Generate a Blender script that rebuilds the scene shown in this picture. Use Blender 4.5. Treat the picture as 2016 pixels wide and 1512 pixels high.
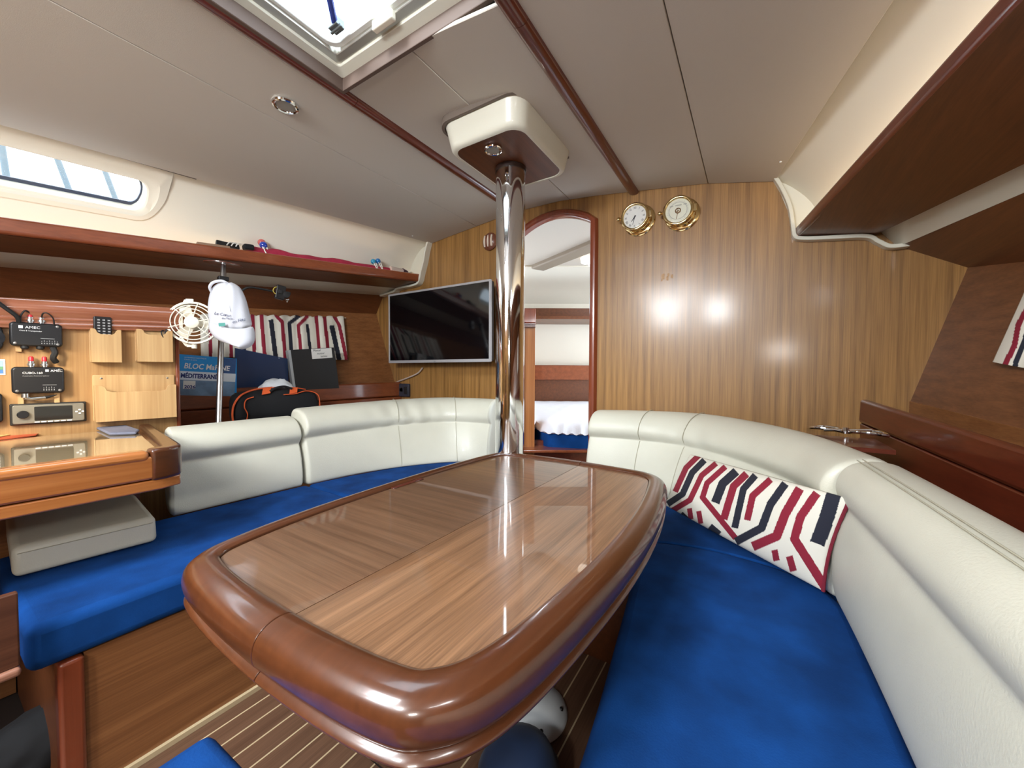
import bpy, bmesh, math, random
import numpy as np
from mathutils import Vector, Matrix
from mathutils.bvhtree import BVHTree
random.seed(7)
for _o in list(bpy.data.objects): bpy.data.objects.remove(_o)
SC = bpy.context.scene
COL = SC.collection
# ------------------------------------------------------------------ camera
FPX = 757.0; CAM_H = 1.02; SL = .004
YAW = math.atan((1485-1008)/FPX); VH = 735-SL*(1485-1008)
PITCH = math.atan((756-VH)/FPX); ROLL = math.atan(SL)
_f = np.array([-math.sin(YAW)*math.cos(PITCH), math.cos(YAW)*math.cos(PITCH), -math.sin(PITCH)])
_r0 = np.array([math.cos(YAW), math.sin(YAW), 0]); _u0 = np.cross(_r0, _f)
_r = _r0*math.cos(ROLL)+_u0*math.sin(ROLL); _u = _u0*math.cos(ROLL)-_r0*math.sin(ROLL)
_C = np.array([0, 0, CAM_H])
cd = bpy.data.cameras.new('camera'); cam = bpy.data.objects.new('camera', cd); COL.objects.link(cam)
cd.sensor_width = 36; cd.lens = FPX/2016*36; cd.clip_start = .02; cd.clip_end = 200
cam.matrix_world = Matrix(((_r[0], _u[0], -_f[0], 0), (_r[1], _u[1], -_f[1], 0), (_r[2], _u[2], -_f[2], CAM_H), (0, 0, 0, 1)))
SC.camera = cam
# ------------------------------------------------------------------ world, light, exposure
SC.view_settings.view_transform = 'Standard'; SC.view_settings.look = 'None'
SC.view_settings.gamma = 1; SC.view_settings.use_curve_mapping = False
SC.view_settings.exposure = 0.92
W = bpy.data.worlds.new('sky'); SC.world = W; W.use_nodes = True
_n = W.node_tree.nodes; _bg = _n['Background']
_bg.inputs[0].default_value = (.80, .90, 1.0, 1); _bg.inputs[1].default_value = 4.0

def area(name, loc, size, target, energy, color, portal=False):
    l = bpy.data.lights.new(name, 'AREA'); l.shape = 'RECTANGLE'; l.size, l.size_y = size
    l.energy = energy; l.color = color
    o = bpy.data.objects.new(name, l); COL.objects.link(o); o.location = loc
    o.rotation_euler = (Vector(target)-Vector(loc)).to_track_quat('-Z', 'Y').to_euler()
    if portal: l.cycles.is_portal = True
    return o
HATCH = (-1.25, -.66, .22, .80)            # x0,x1,y0,y1 of the glass in the saloon hatch
COMP = (-1.32, -.62, -1.28, -.48)          # companionway opening

area('companionway_daylight', (-1.06, -1.38, 1.86), (.34, .36), (-.9, 2.2, 1.0), 13, (.93, .97, 1.0))
area('aft_window_daylight', (-.42, -1.38, 1.86), (.26, .30), (-.7, 2.2, 1.0), 15, (.93, .97, 1.0))
area('companionway_top_daylight', (-.97, -.88, 2.08), (.62, .70), (-.97, .3, .6), 19, (.93, .97, 1.0))
area('hatch_daylight', (-.90, -.55, 2.85), (.45, .45), (-.955, .45, 2.1), 34, (.93, .97, 1.0))
area('aft_starboard_window', (.62, -.15, 1.80), (.9, .14), (-.8, .2, .9), 9, (.95, .98, 1.0))
area('forward_cabin_hatch', (-1.0, 3.55, 1.99), (.5, .5), (-1.0, 3.55, 0), 5, (.93, .97, 1.0))
area('bolster_fill', (.25, -1.05, 1.28), (.35, .12), (-1.5, .35, .40), 6.5, (1, .96, .9))  # unseen fill added to brighten the bolster and the port seat fronts
def spotl(name, loc, target, energy, color, ang, blend=.6, size=.03):
    l = bpy.data.lights.new(name, 'SPOT'); l.energy = energy; l.color = color; l.spot_size = math.radians(ang); l.spot_blend = blend; l.shadow_soft_size = size
    o = bpy.data.objects.new(name, l); COL.objects.link(o); o.location = loc; o.rotation_euler = (Vector(target)-Vector(loc)).to_track_quat('-Z', 'Y').to_euler(); return o
spotl('chart_lamp', (-1.86, .02, 1.20), (-2.19, .32, .86), 4.5, (1, .78, .48), 58)

def atD_(x, y):
    return _r*(x-1008)/FPX-_u*(y-756)/FPX+_f
def atZ(x, y, z): d = atD_(x, y); return _C+d*(z-CAM_H)/d[2]
def atY(x, y, Y): d = atD_(x, y); return _C+d*Y/d[1]
def atX(x, y, X): d = atD_(x, y); return _C+d*X/d[0]
def atD(x, y, D): return _C+atD_(x, y)*D
def atP(x, y, P, n): d = atD_(x, y); n = np.array(n, float); return _C+d*(n@(np.array(P)-_C)/(n@d))
V = lambda p: Vector((float(p[0]), float(p[1]), float(p[2])))

# ------------------------------------------------------------------ materials
MATS = {}
def lin(c): return tuple(((x/255)/12.92 if x/255 <= .04045 else ((x/255+.055)/1.055)**2.4) for x in c)
def mat(name, rgb, rough=.5, metal=0, coat=0, coat_rough=.05, spec=.5, emit=None, es=0, noise=0, nscale=30, bump=0, bscale=200, trans=0, sheen=0):
    if name in MATS: return MATS[name]
    m = bpy.data.materials.new(name); m.use_nodes = True; nt = m.node_tree; b = nt.nodes['Principled BSDF']
    c = lin(rgb)
    b.inputs['Base Color'].default_value = (*c, 1); b.inputs['Roughness'].default_value = rough
    b.inputs['Metallic'].default_value = metal; b.inputs['Coat Weight'].default_value = coat
    b.inputs['Coat Roughness'].default_value = coat_rough; b.inputs['Specular IOR Level'].default_value = spec
    b.inputs['Transmission Weight'].default_value = trans
    if sheen: b.inputs['Sheen Weight'].default_value = sheen; b.inputs['Sheen Roughness'].default_value = .4
    if emit: b.inputs['Emission Color'].default_value = (*lin(emit), 1); b.inputs['Emission Strength'].default_value = es
    if noise or bump:
        tc = nt.nodes.new('ShaderNodeTexCoord')
    if noise:
        nz = nt.nodes.new('ShaderNodeTexNoise'); nz.inputs['Scale'].default_value = nscale; nz.inputs['Detail'].default_value = 5
        nt.links.new(tc.outputs['Object'], nz.inputs['Vector'])
        r = nt.nodes.new('ShaderNodeValToRGB'); r.color_ramp.elements[0].position = .32; r.color_ramp.elements[1].position = .68
        r.color_ramp.elements[0].color = (*[x*(1-noise) for x in c], 1); r.color_ramp.elements[1].color = (*[min(1, x*(1+noise)) for x in c], 1)
        nt.links.new(nz.outputs['Fac'], r.inputs[0]); nt.links.new(r.outputs[0], b.inputs['Base Color'])
    if bump:
        n2 = nt.nodes.new('ShaderNodeTexNoise'); n2.inputs['Scale'].default_value = bscale; n2.inputs['Detail'].default_value = 3
        nt.links.new(tc.outputs['Object'], n2.inputs['Vector'])
        bp = nt.nodes.new('ShaderNodeBump'); bp.inputs['Strength'].default_value = bump; bp.inputs['Distance'].default_value = .002
        nt.links.new(n2.outputs['Fac'], bp.inputs['Height']); nt.links.new(bp.outputs[0], b.inputs['Normal'])
    MATS[name] = m; return m

def wood(name, dark, light, axis='Z', scale=1., rough=.3, coat=.3, coat_rough=.08, contrast=1.0):
    """fine straight veneer grain running along the given axis"""
    if name in MATS: return MATS[name]
    m = bpy.data.materials.new(name); m.use_nodes = True; nt = m.node_tree; b = nt.nodes['Principled BSDF']
    tc = nt.nodes.new('ShaderNodeTexCoord')
    def layer(along, across, det, sc):
        mp = nt.nodes.new('ShaderNodeMapping'); s = [across]*3; s['XYZ'.index(axis)] = along
        mp.inputs['Scale'].default_value = s
        nt.links.new(tc.outputs['Object'], mp.inputs['Vector'])
        n = nt.nodes.new('ShaderNodeTexNoise'); n.inputs['Scale'].default_value = sc; n.inputs['Detail'].default_value = det
        n.inputs['Distortion'].default_value = .06
        nt.links.new(mp.outputs[0], n.inputs['Vector']); return n
    a = layer(.25, 14, 3, 3.2*scale); c = layer(1.2, 60, 4, 4*scale)
    mx = nt.nodes.new('ShaderNodeMix'); mx.data_type = 'FLOAT'; mx.inputs[0].default_value = .42
    nt.links.new(a.outputs['Fac'], mx.inputs[2]); nt.links.new(c.outputs['Fac'], mx.inputs[3])
    r = nt.nodes.new('ShaderNodeValToRGB')
    r.color_ramp.elements[0].position = .5-.16/contrast; r.color_ramp.elements[1].position = .5+.16/contrast
    r.color_ramp.elements[0].color = (*lin(dark), 1); r.color_ramp.elements[1].color = (*lin(light), 1)
    nt.links.new(mx.outputs[0], r.inputs[0]); nt.links.new(r.outputs[0], b.inputs['Base Color'])
    b.inputs['Roughness'].default_value = rough; b.inputs['Coat Weight'].default_value = coat
    b.inputs['Coat Roughness'].default_value = coat_rough
    MATS[name] = m; return m

VEN_Z = wood('teak_veneer_upright', (112, 77, 37), (168, 124, 68), 'Z', 1, .38, .34, .15)
VEN_Y = wood('teak_veneer_lengthwise', (116, 72, 40), (150, 100, 60), 'Y', 1, .36, .3, .2)
VEN_NAV = wood('light_teak_veneer', (152, 112, 68), (184, 146, 96), 'Z', .8, .4, .2, .2)
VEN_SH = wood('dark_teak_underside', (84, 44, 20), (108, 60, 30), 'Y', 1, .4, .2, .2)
MAH = wood('red_mahogany', (110, 54, 30), (142, 76, 44), 'Y', .6, .28, .6, .08, .8)
MAHZ = wood('red_mahogany_upright', (106, 46, 26), (138, 66, 38), 'Z', .6, .28, .6, .08, .8)
MAHD = wood('dark_mahogany', (78, 30, 18), (104, 44, 26), 'Y', .6, .3, .6, .1, .8)
RIM = wood('varnished_rim', (70, 36, 16), (92, 50, 26), 'Y', .4, .28, .6, .10, .8)
TBY = wood('table_veneer_lengthwise', (98, 68, 46), (154, 114, 82), 'Y', 1.5, .3, .8, .02)
TBX = wood('table_veneer_crosswise', (90, 64, 46), (126, 94, 70), 'X', 1.5, .3, .8, .02)
POCK = wood('pale_pocket_wood', (178, 138, 90), (206, 170, 120), 'Z', .6, .45, 0)
ORANGEW = wood('orange_teak', (168, 100, 50), (196, 126, 70), 'Y', .6, .22, .7, .06)
PLK = wood('floor_teak', (84, 58, 42), (110, 80, 60), 'Y', 1.2, .45, .15, .2)
HOLLY = mat('holly', (196, 176, 140), .5)
CEIL = mat('ceiling_vinyl', (196, 188, 176), .7, bump=.15, bscale=500)
LINER = mat('white_liner', (226, 222, 208), .45, bump=.05)
GRP = mat('cream_moulding', (212, 209, 193), .35, coat=.2)
LEA = mat('cream_leather', (208, 206, 190), .42, noise=.03, nscale=6, bump=.25, bscale=260, coat=.05)
SEAM = mat('leather_seam', (176, 172, 152), .6)
BLUE = mat('blue_suede', (12, 58, 118), .95, noise=.3, nscale=8, bump=.3, bscale=300, spec=.15)
BLUED = mat('dark_blue_suede', (14, 36, 68), .9, noise=.2, nscale=9, sheen=.1)
CHROME = mat('polished_steel', (232, 234, 236), .06, 1)
STEEL = mat('satin_steel', (190, 190, 188), .3, 1)
ALU = mat('hatch_aluminium', (200, 196, 186), .3, .85)
BRASS = mat('brass', (222, 198, 146), .14, 1)
BLACK = mat('black_plastic', (22, 22, 24), .38)
DARK = mat('black_cloth', (9, 10, 14), .85, noise=.2, nscale=40)
RUBBER = mat('black_rubber', (18, 18, 18), .6)
WHITEP = mat('white_plastic', (232, 226, 208), .35)
WHITE = mat('white_enamel', (205, 210, 212), .4)
RED = mat('red_cap', (200, 40, 52), .4)
ORANGE = mat('orange_piping', (214, 92, 44), .6)
PAPER = mat('paper_white', (236, 236, 232), .6)
INK = mat('ink', (30, 30, 34), .6)
WTXT = mat('white_print', (240, 240, 240), .5)
GREYTXT = mat('grey_print', (150, 150, 150), .5)
CARD = mat('cardboard', (120, 112, 96), .7)
def glass(name, rgb, rough=0, ior=1.45):
    m = bpy.data.materials.new(name); m.use_nodes = True; nt = m.node_tree; nt.nodes.clear()
    o = nt.nodes.new('ShaderNodeOutputMaterial'); t = nt.nodes.new('ShaderNodeBsdfTransparent'); g = nt.nodes.new('ShaderNodeBsdfGlossy')
    t.inputs[0].default_value = (*rgb, 1); g.inputs['Roughness'].default_value = rough+.01
    f = nt.nodes.new('ShaderNodeLayerWeight'); f.inputs[0].default_value = .5
    pw = nt.nodes.new('ShaderNodeMath'); pw.operation = 'POWER'; pw.inputs[1].default_value = 5; nt.links.new(f.outputs['Facing'], pw.inputs[0])
    ad = nt.nodes.new('ShaderNodeMath'); ad.operation = 'MULTIPLY_ADD'; ad.inputs[1].default_value = .7; ad.inputs[2].default_value = .04; nt.links.new(pw.outputs[0], ad.inputs[0])
    x = nt.nodes.new('ShaderNodeMixShader'); nt.links.new(ad.outputs[0], x.inputs[0]); nt.links.new(t.outputs[0], x.inputs[1]); nt.links.new(g.outputs[0], x.inputs[2])
    nt.links.new(x.outputs[0], o.inputs[0]); MATS[name] = m; return m
PANE = glass('acrylic_pane', (.93, .96, .97))
CLEAR = glass('clear_glass', (.98, .98, .98))
def attr_mat(name, rough=.85):
    m = bpy.data.materials.new(name); m.use_nodes = True; nt = m.node_tree; b = nt.nodes['Principled BSDF']
    a = nt.nodes.new('ShaderNodeAttribute'); a.attribute_name = 'print'
    nt.links.new(a.outputs['Color'], b.inputs['Base Color']); b.inputs['Roughness'].default_value = rough
    return m
PRINT = attr_mat('printed_cloth')

# ------------------------------------------------------------------ mesh helpers
def obj(name, bm, m, parent=None, bev=0, seg=2, smooth=True, sub=0, solid=0, loc=None, angle=38):
    if parent is not None:
        off = Vector(parent['_w'])
    else: off = Vector(loc) if loc is not None else Vector((0, 0, 0))
    bmesh.ops.recalc_face_normals(bm, faces=bm.faces[:]) if not solid else None
    if off.length: bmesh.ops.translate(bm, verts=bm.verts[:], vec=-off)
    me = bpy.data.meshes.new(name); bm.to_mesh(me); bm.free()
    ms = m if isinstance(m, (list, tuple)) else [m]
    for x in ms: me.materials.append(x)
    if smooth:
        me.shade_smooth() if hasattr(me, 'shade_smooth') else None
        if angle: me.set_sharp_from_angle(angle=math.radians(angle))
    o = bpy.data.objects.new(name, me); COL.objects.link(o)
    if parent is not None: o.parent = parent; o['_w'] = parent['_w']
    else: o.location = off; o['_w'] = tuple(off)
    if solid:
        s = o.modifiers.new('solid', 'SOLIDIFY'); s.thickness = solid; s.offset = -1
    if bev:
        b = o.modifiers.new('bevel', 'BEVEL'); b.width = bev; b.segments = seg; b.limit_method = 'ANGLE'; b.angle_limit = math.radians(35); b.harden_normals = False
    if sub:
        s = o.modifiers.new('sub', 'SUBSURF'); s.levels = sub; s.render_levels = sub
    return o
def tag(o, label=None, cat=None, group=None, kind=None):
    if label: o['label'] = label
    if cat: o['category'] = cat
    if group: o['group'] = group
    if kind: o['kind'] = kind
    return o
def thing(name, label, cat, loc, group=None):
    o = bpy.data.objects.new(name, None); COL.objects.link(o); o.empty_display_size = .05
    o.location = V(loc); o['_w'] = tuple(V(loc)); return tag(o, label, cat, group)
def struct(o): o['kind'] = 'structure'; return o
def B(): return bmesh.new()
def frame(o, x, z):
    """matrix with origin o, x axis, z axis (approx) -> columns x, y, z"""
    x = V(x).normalized(); z = V(z).normalized(); y = z.cross(x).normalized(); z = x.cross(y).normalized()
    return Matrix(((x.x, y.x, z.x, o[0]), (x.y, y.y, z.y, o[1]), (x.z, y.z, z.z, o[2]), (0, 0, 0, 1)))
def box(bm, c, s, M=None):
    r = bmesh.ops.create_cube(bm, size=1)['verts']
    bmesh.ops.scale(bm, verts=r, vec=s); bmesh.ops.translate(bm, verts=r, vec=c)
    if M is not None: bmesh.ops.transform(bm, verts=r, matrix=M)
    return r
def bx(bm, x0, x1, y0, y1, z0, z1, M=None):
    return box(bm, ((x0+x1)/2, (y0+y1)/2, (z0+z1)/2), (x1-x0, y1-y0, z1-z0), M)
def hexa(bm, lo, hi):
    """solid between two loops of equal count"""
    a = [bm.verts.new(V(p)) for p in lo]; b = [bm.verts.new(V(p)) for p in hi]; n = len(a)
    bm.faces.new(a[::-1]); bm.faces.new(b)
    for i in range(n): bm.faces.new((a[i], a[(i+1) % n], b[(i+1) % n], b[i]))
def prism(bm, pts, vec):
    vec = V(vec); hexa(bm, [V(p) for p in pts], [V(p)+vec for p in pts])
def ringpts(c, ax, r, n=16, ref=None, phase=0):
    ax = V(ax).normalized(); ref = ref or (Vector((0, 0, 1)) if abs(ax.z) < .9 else Vector((1, 0, 0)))
    a = ax.cross(ref).normalized(); b = ax.cross(a)
    return [V(c)+(a*math.cos(2*math.pi*i/n+phase)+b*math.sin(2*math.pi*i/n+phase))*r for i in range(n)]
def loft(bm, rings, closed=True, caps=True, loop=False):
    vs = [[bm.verts.new(V(p)) for p in r] for r in rings]; n = len(vs[0])
    m = len(vs)
    for j in range(m if loop else m-1):
        a = vs[j]; b = vs[(j+1) % m]
        for i in range(n if closed else n-1):
            bm.faces.new((a[i], a[(i+1) % n], b[(i+1) % n], b[i]))
    if caps and closed and not loop:
        bm.faces.new(vs[0][::-1]); bm.faces.new(vs[-1])
    return vs
def tube(bm, pts, r, n=10, r2=None):
    pts = [V(p) for p in pts]; rings = []; prev = None
    for i, p in enumerate(pts):
        t = (pts[min(i+1, len(pts)-1)]-pts[max(i-1, 0)]).normalized()
        if prev is None:
            ref = Vector((0, 0, 1)) if abs(t.z) < .9 else Vector((1, 0, 0)); a = t.cross(ref).normalized()
        else: a = (prev-t*prev.dot(t)).normalized()
        b = t.cross(a); prev = a; rr = r if r2 is None else r+(r2-r)*i/(len(pts)-1)
        rings.append([p+(a*math.cos(2*math.pi*k/n)+b*math.sin(2*math.pi*k/n))*rr for k in range(n)])
    loft(bm, rings)
def lathe(bm, prof, M, n=32):
    """prof: (r,h) along local z"""
    rings = []
    for r, h in prof:
        rings.append([M @ Vector((r*math.cos(2*math.pi*i/n), r*math.sin(2*math.pi*i/n), h)) for i in range(n)])
    loft(bm, rings)
def torus(bm, M, R, r, n=40, k=8, sx=1, sy=1):
    rings = []
    for i in range(n):
        a = 2*math.pi*i/n
        rings.append([M @ Vector(((R+r*math.cos(t))*math.cos(a)*sx, (R+r*math.cos(t))*math.sin(a)*sy, r*math.sin(t))) for t in [2*math.pi*j/k for j in range(k)]])
    loft(bm, rings, loop=True)
def cr(pts, n=8, closed=False):
    pts = [V(p) if len(p) == 3 else Vector((p[0], p[1], 0)) for p in pts]; out = []; m = len(pts)
    for i in range(m if closed else m-1):
        g = (lambda k: pts[k % m]) if closed else (lambda k: pts[max(0, min(m-1, k))])
        p0, p1, p2, p3 = g(i-1), g(i), g(i+1), g(i+2)
        for j in range(n):
            t = j/n
            out.append(.5*((2*p1)+(p2-p0)*t+(2*p0-5*p1+4*p2-p3)*t*t+(3*p1-p0-3*p2+p3)*t**3))
    if not closed: out.append(pts[-1])
    return out
def rrect(x0, x1, y0, y1, r, n=5):
    out = []
    for cx, cy, a0 in ((x1-r, y1-r, 0), (x0+r, y1-r, 90), (x0+r, y0+r, 180), (x1-r, y0+r, 270)):
        for k in range(n+1):
            a = math.radians(a0+90*k/n); out.append((cx+r*math.cos(a), cy+r*math.sin(a)))
    return out
def rplate(bm, x0, x1, y0, y1, r, z0, z1, M, n=5):
    p = rrect(x0, x1, y0, y1, r, n)
    hexa(bm, [M @ Vector((a, b, z0)) for a, b in p], [M @ Vector((a, b, z1)) for a, b in p])
def frame_ring(bm, outer, inner, z0, z1, M):
    """flat ring between two loops of equal count"""
    O0 = [M @ Vector((a, b, z0)) for a, b in outer]; O1 = [M @ Vector((a, b, z1)) for a, b in outer]
    I0 = [M @ Vector((a, b, z0)) for a, b in inner]; I1 = [M @ Vector((a, b, z1)) for a, b in inner]
    loops = [O0, O1, I1, I0]; vs = [[bm.verts.new(p) for p in L] for L in loops]; n = len(outer)
    for j in range(4):
        a = vs[j]; b = vs[(j+1) % 4]
        for i in range(n): bm.faces.new((a[i], a[(i+1) % n], b[(i+1) % n], b[i]))
I4 = Matrix.Identity(4)
def text(body, size, M, m, parent, name='lettering', ext=.0004, align='LEFT', sx=1, shear=0, bold=0):
    c = bpy.data.curves.new(name, 'FONT'); c.body = body; c.size = size; c.extrude = ext; c.align_x = align; c.shear = shear; c.resolution_u = 3; c.offset = bold
    t = bpy.data.objects.new(name, c); COL.objects.link(t)
    dg = bpy.context.evaluated_depsgraph_get(); dg.update()
    me = bpy.data.meshes.new_from_object(t.evaluated_get(dg)); bpy.data.objects.remove(t)
    bm = B(); bm.from_mesh(me)
    bmesh.ops.transform(bm, verts=bm.verts[:], matrix=M @ Matrix.Diagonal((sx, 1, 1, 1)))
    return obj(name, bm, m, parent, smooth=False)
def solidwall(bm, loopA, loopB, th):
    """sheet between polylines A and B, thickened by vector th"""
    A = [V(p) for p in loopA]; Bq = [V(p) for p in loopB]; th = V(th)
    rings = [A+[p+th for p in A[::-1]], Bq+[p+th for p in Bq[::-1]]]
    loft(bm, rings)

T11 = math.tan(math.radians(11)); YB = 2.16; YA = -1.45
def PX(x0, z0, Y, rate=0.): return Vector((x0-(YB-Y)*T11, Y, z0-(YB-Y)*rate))       # port line
def SX(x0, z0, Y, rate=0.): return Vector((x0+(YB-Y)*T11, Y, z0-(YB-Y)*rate))       # starboard line
def quadprism(bm, prof, fn, y0, y1):
    """closed profile [(x0,z0,rate)] swept along the hull line fn from y0 to y1"""
    loft(bm, [[fn(a, b, y0+(y1-y0)*k/14, c) for a, b, c in prof] for k in range(15)])
# ------------------------------------------------------------------ floor
bm = B(); bx(bm, -2.9, 1.6, -1.5, 4.8, -.05, -.004); struct(obj('floor', bm, mat('dark_joint', (34, 22, 16), .8)))
FLO = bpy.data.objects['floor']
me_cache = {}
def plank(x0, x1, y0, y1, m, nm, z1=0.0):
    bm = B(); bx(bm, x0, x1, y0, y1, -.003, z1); return obj(nm, bm, m, FLO, smooth=False)
XH = -.8815; PIT = .0655
for i in range(-8, 12):
    xa = XH+i*PIT
    for (ya, yb) in ((-.3, .633), (.639, 2.12)):
        plank(xa+.0022, xa+PIT-.0022, ya, yb, PLK, 'plank')
        plank(xa-.0022, xa+.0022, ya, yb, HOLLY, 'holly_strip', .0002)
# ------------------------------------------------------------------ ceiling panels
CZ = [(-3.2, 1.90), (-2.35, 1.965), (-2.083, 1.989), (-1.931, 2.007), (-1.5, 2.05), (-1.26, 2.064), (-1.03, 2.062), (-.8, 2.040), (-.572, 2.01), (-.223, 1.963), (.061, 1.90), (.5, 1.80), (1.2, 1.6)]
def zc(x):
    for (a, b), (c, d) in zip(CZ, CZ[1:]):
        if a <= x <= c: return b+(d-b)*(x-a)/(c-a)
    return 1.6
CEILO = thing('ceiling', None, None, (-1, 1, 2.05)); struct(CEILO)
def cpanel(xl, xr, y0, y1, m=CEIL, n=8, th=.012, up=0, nm='panel', par=None):
    """xl/xr: numbers or functions of y"""
    bm = B(); f = lambda a, y: a(y) if callable(a) else a
    rings = []
    for y in (y0, y1):
        xs = [f(xl, y)+(f(xr, y)-f(xl, y))*i/n for i in range(n+1)]
        lo = [Vector((x, y, zc(x)+up)) for x in xs]; rings.append(lo+[p+Vector((0, 0, th)) for p in lo[::-1]])
    loft(bm, rings); return obj(nm, bm, m, par or CEILO, bev=.002, seg=1, angle=25)
TL0, TL1, TR0, TR1 = -1.345, -1.295, -.607, -.550
G = .0012
pe = lambda y: PX(-2.083, 0, y).x; se = lambda y: SX(.061, 0, y).x
seam_p = lambda y: -1.66-(1.9-y)*.02
cpanel(pe, lambda y: -1.655-G, YA, YB-.003); cpanel(-1.655+G, TL0+.01, YA, YB-.003)
cpanel(TR1-.01, -.213-G, YA, YB-.003); cpanel(-.213+G, se, YA, YB-.003)
HF = .885
cpanel(TL1-.01, -.955-G, HF, YB-.003); cpanel(-.955+G, TR0+.01, HF, YB-.003)
cpanel(TL1-.01, TR0+.01, -.44, .10)      # between hatch and companionway
cpanel(TL1-.01, TR0+.01, YA, -1.32)
for x_ in (-1.655, -.955, -.213):
    cpanel(x_-.02, x_+.02, .10 if x_ != -.955 else HF, YB-.003, mat('dark_joint', (34, 22, 16)), n=2, th=.003, up=.0125, nm='seam_light_block')  # dark strips added over the seams to block light leaking through
# deck above the ceiling, with the three openings left free
bm = B()
bx(bm, -2.62, TL0+.03, -1.6, 2.2, 2.10, 2.13); bx(bm, -3.3, TL0+.03, 2.2, 5.0, 2.10, 2.13); bx(bm, TR1-.03, 1.7, -1.6, 5.0, 2.10, 2.13)
bx(bm, TL0+.03, TR1-.03, HF+.0, 3.25, 2.10, 2.13); bx(bm, TL0+.03, TR1-.03, 3.85, 5.0, 2.10, 2.13)
bx(bm, TL0+.03, TR1-.03, -.45, .13, 2.10, 2.13); bx(bm, TL0+.03, TR1-.03, -1.6, -1.3, 2.10, 2.13)
o = obj('deck', bm, mat('deck_underside', (60, 54, 50), .8), smooth=False); struct(o); o.name = 'trim_1'
# wooden battens
def batten(x0, x1, nm):
    bm = B(); prof = []
    for k in range(9):
        t = math.pi*k/8; prof.append(((x0+x1)/2-(x1-x0)/2*math.cos(t), -.028*math.sin(t)**.7))
    za, zb = zc(x0)+.012, zc(x1)+.012
    pr = lambda y: [Vector((px, y, (za+(zb-za)*(px-x0)/(x1-x0))+pz-.004)) for px, pz in prof]+[Vector((x1, y, zb+.02)), Vector((x0, y, za+.02))]
    for (a, b) in ((YA, .95), (.9515, YB-.002)): loft(bm, [pr(a), pr(b)])
    return struct(obj(nm, bm, MAHD))
batten(TL0, TL1, 'trim_2'); batten(TR0, TR1, 'trim_3')
# ------------------------------------------------------------------ saloon hatch (structure window_1)
HW = thing('window_1', None, None, (-.955, .51, 2.1)); struct(HW)
ox0, ox1, oy0, oy1 = TL1, TR0, .10, HF
# recess walls, flange, coaming and frame
def ringbox(nm, m, o, i, z0, z1, z0i=None, par=HW, r=.0):
    bm = B(); O = rrect(*o, max(r, .001), 6); J = rrect(*i, max(r*.8, .001), 6); n = len(O)
    z0i = z0 if z0i is None else z0i
    L = [[(a, b, z0) for a, b in O], [(a, b, z1) for a, b in O], [(a, b, z1) for a, b in J], [(a, b, z0i) for a, b in J]]
    vs = [[bm.verts.new(p) for p in l] for l in L]
    for j in range(4):
        a = vs[j]; b = vs[(j+1) % 4]
        for k in range(n): bm.faces.new((a[k], a[(k+1) % n], b[(k+1) % n], b[k]))
    return obj(nm, bm, m, par, bev=.002, seg=1)
ringbox('recess_wall', mat('recess_brown', (92, 74, 64), .6), (ox0-.03, ox1+.03, oy0-.03, oy1+.012), (ox0+.004, ox1-.004, oy0+.004, oy1-.002), 2.045, 2.10)
ringbox('coaming', GRP, (ox0-.0, ox1+.0, oy0, oy1), (ox0+.030, ox1-.030, oy0+.03, oy1-.034), 2.088, 2.125, 2.098, r=.015)
ringbox('frame', ALU, (ox0+.026, ox1-.026, oy0+.026, oy1-.030), (ox0+.052, ox1-.052, oy0+.05, oy1-.060), 2.105, 2.140, 2.112, r=.015)
ringbox('inner_seal', mat('white_seal', (225, 226, 222), .5), (ox0+.048, ox1-.048, oy0+.048, oy1-.056), (ox0+.064, ox1-.064, oy0+.064, oy1-.076), 2.125, 2.150, r=.05)
bm = B(); rplate(bm, ox0+.04, ox1-.04, oy0+.04, oy1-.05, .05, 2.150, 2.158, I4); obj('pane', bm, PANE, HW)
bm = B(); p = V(atZ(755, 48, 2.095)); bx(bm, p.x-.045, p.x+.045, p.y-.010, p.y+.012, 2.09, 2.12); obj('latch', bm, WHITEP, HW, bev=.005, seg=3)
p = V(atZ(662, 50, 2.135))
bm = B(); bx(bm, p.x-.022, p.x+.022, p.y-.016, p.y+.016, 2.122, 2.149); bx(bm, p.x-.028, p.x+.028, p.y-.005, p.y+.005, 2.118, 2.13); obj('stay_bracket', bm, mat('grey_alloy', (120, 128, 130), .4, .6), HW, bev=.003)
bm = B(); q = V(atZ(636, -60, 2.135)); tube(bm, [p+Vector((-.005, 0, .0)), (p+q)/2+Vector((0, 0, -.004)), q], .010, 8); tag(obj('stay_strap', bm, mat('blue_strap', (38, 58, 150), .6), HW), 'blue strap on the stay')
# ------------------------------------------------------------------ forward bulkhead with arched doorway
DX0, DX1 = -1.315, -.818; DPK = 1.975; DSH = 1.895
def archpts(x0, x1, zs, zp, n=14):
    out = []
    for i in range(n+1):
        t = i/n; x = x0+(x1-x0)*t; out.append((x, zs+(zp-zs)*(1-(2*t-1)**2)))
    return out
BW = thing('wall_forward', None, None, (-.9, YB, 0)); struct(BW)
def bulk(nm, pts, m=VEN_Z):
    bm = B(); prism(bm, [(x, YB, z) for x, z in pts], (0, .03, 0)); return obj(nm, bm, m, BW, smooth=False)
ctop = lambda a, b: [(x, z+.02) for x, z in [(a, zc(a))]+[(x, z) for x, z in CZ if a < x < b]+[(b, zc(b))]]
bulk('bulkhead_port', [(-2.95, 0), (DX0, 0), (DX0, DSH)]+ctop(-2.95, DX0)[::-1])
bulk('bulkhead_starboard', [(DX1, 0), (1.0, 0)]+ctop(DX1, 1.0)[::-1]+[(DX1, DSH)])
ar = archpts(DX0, DX1, DSH, DPK)
bulk('bulkhead_head', ar+ctop(DX0, DX1)[::-1])
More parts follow.
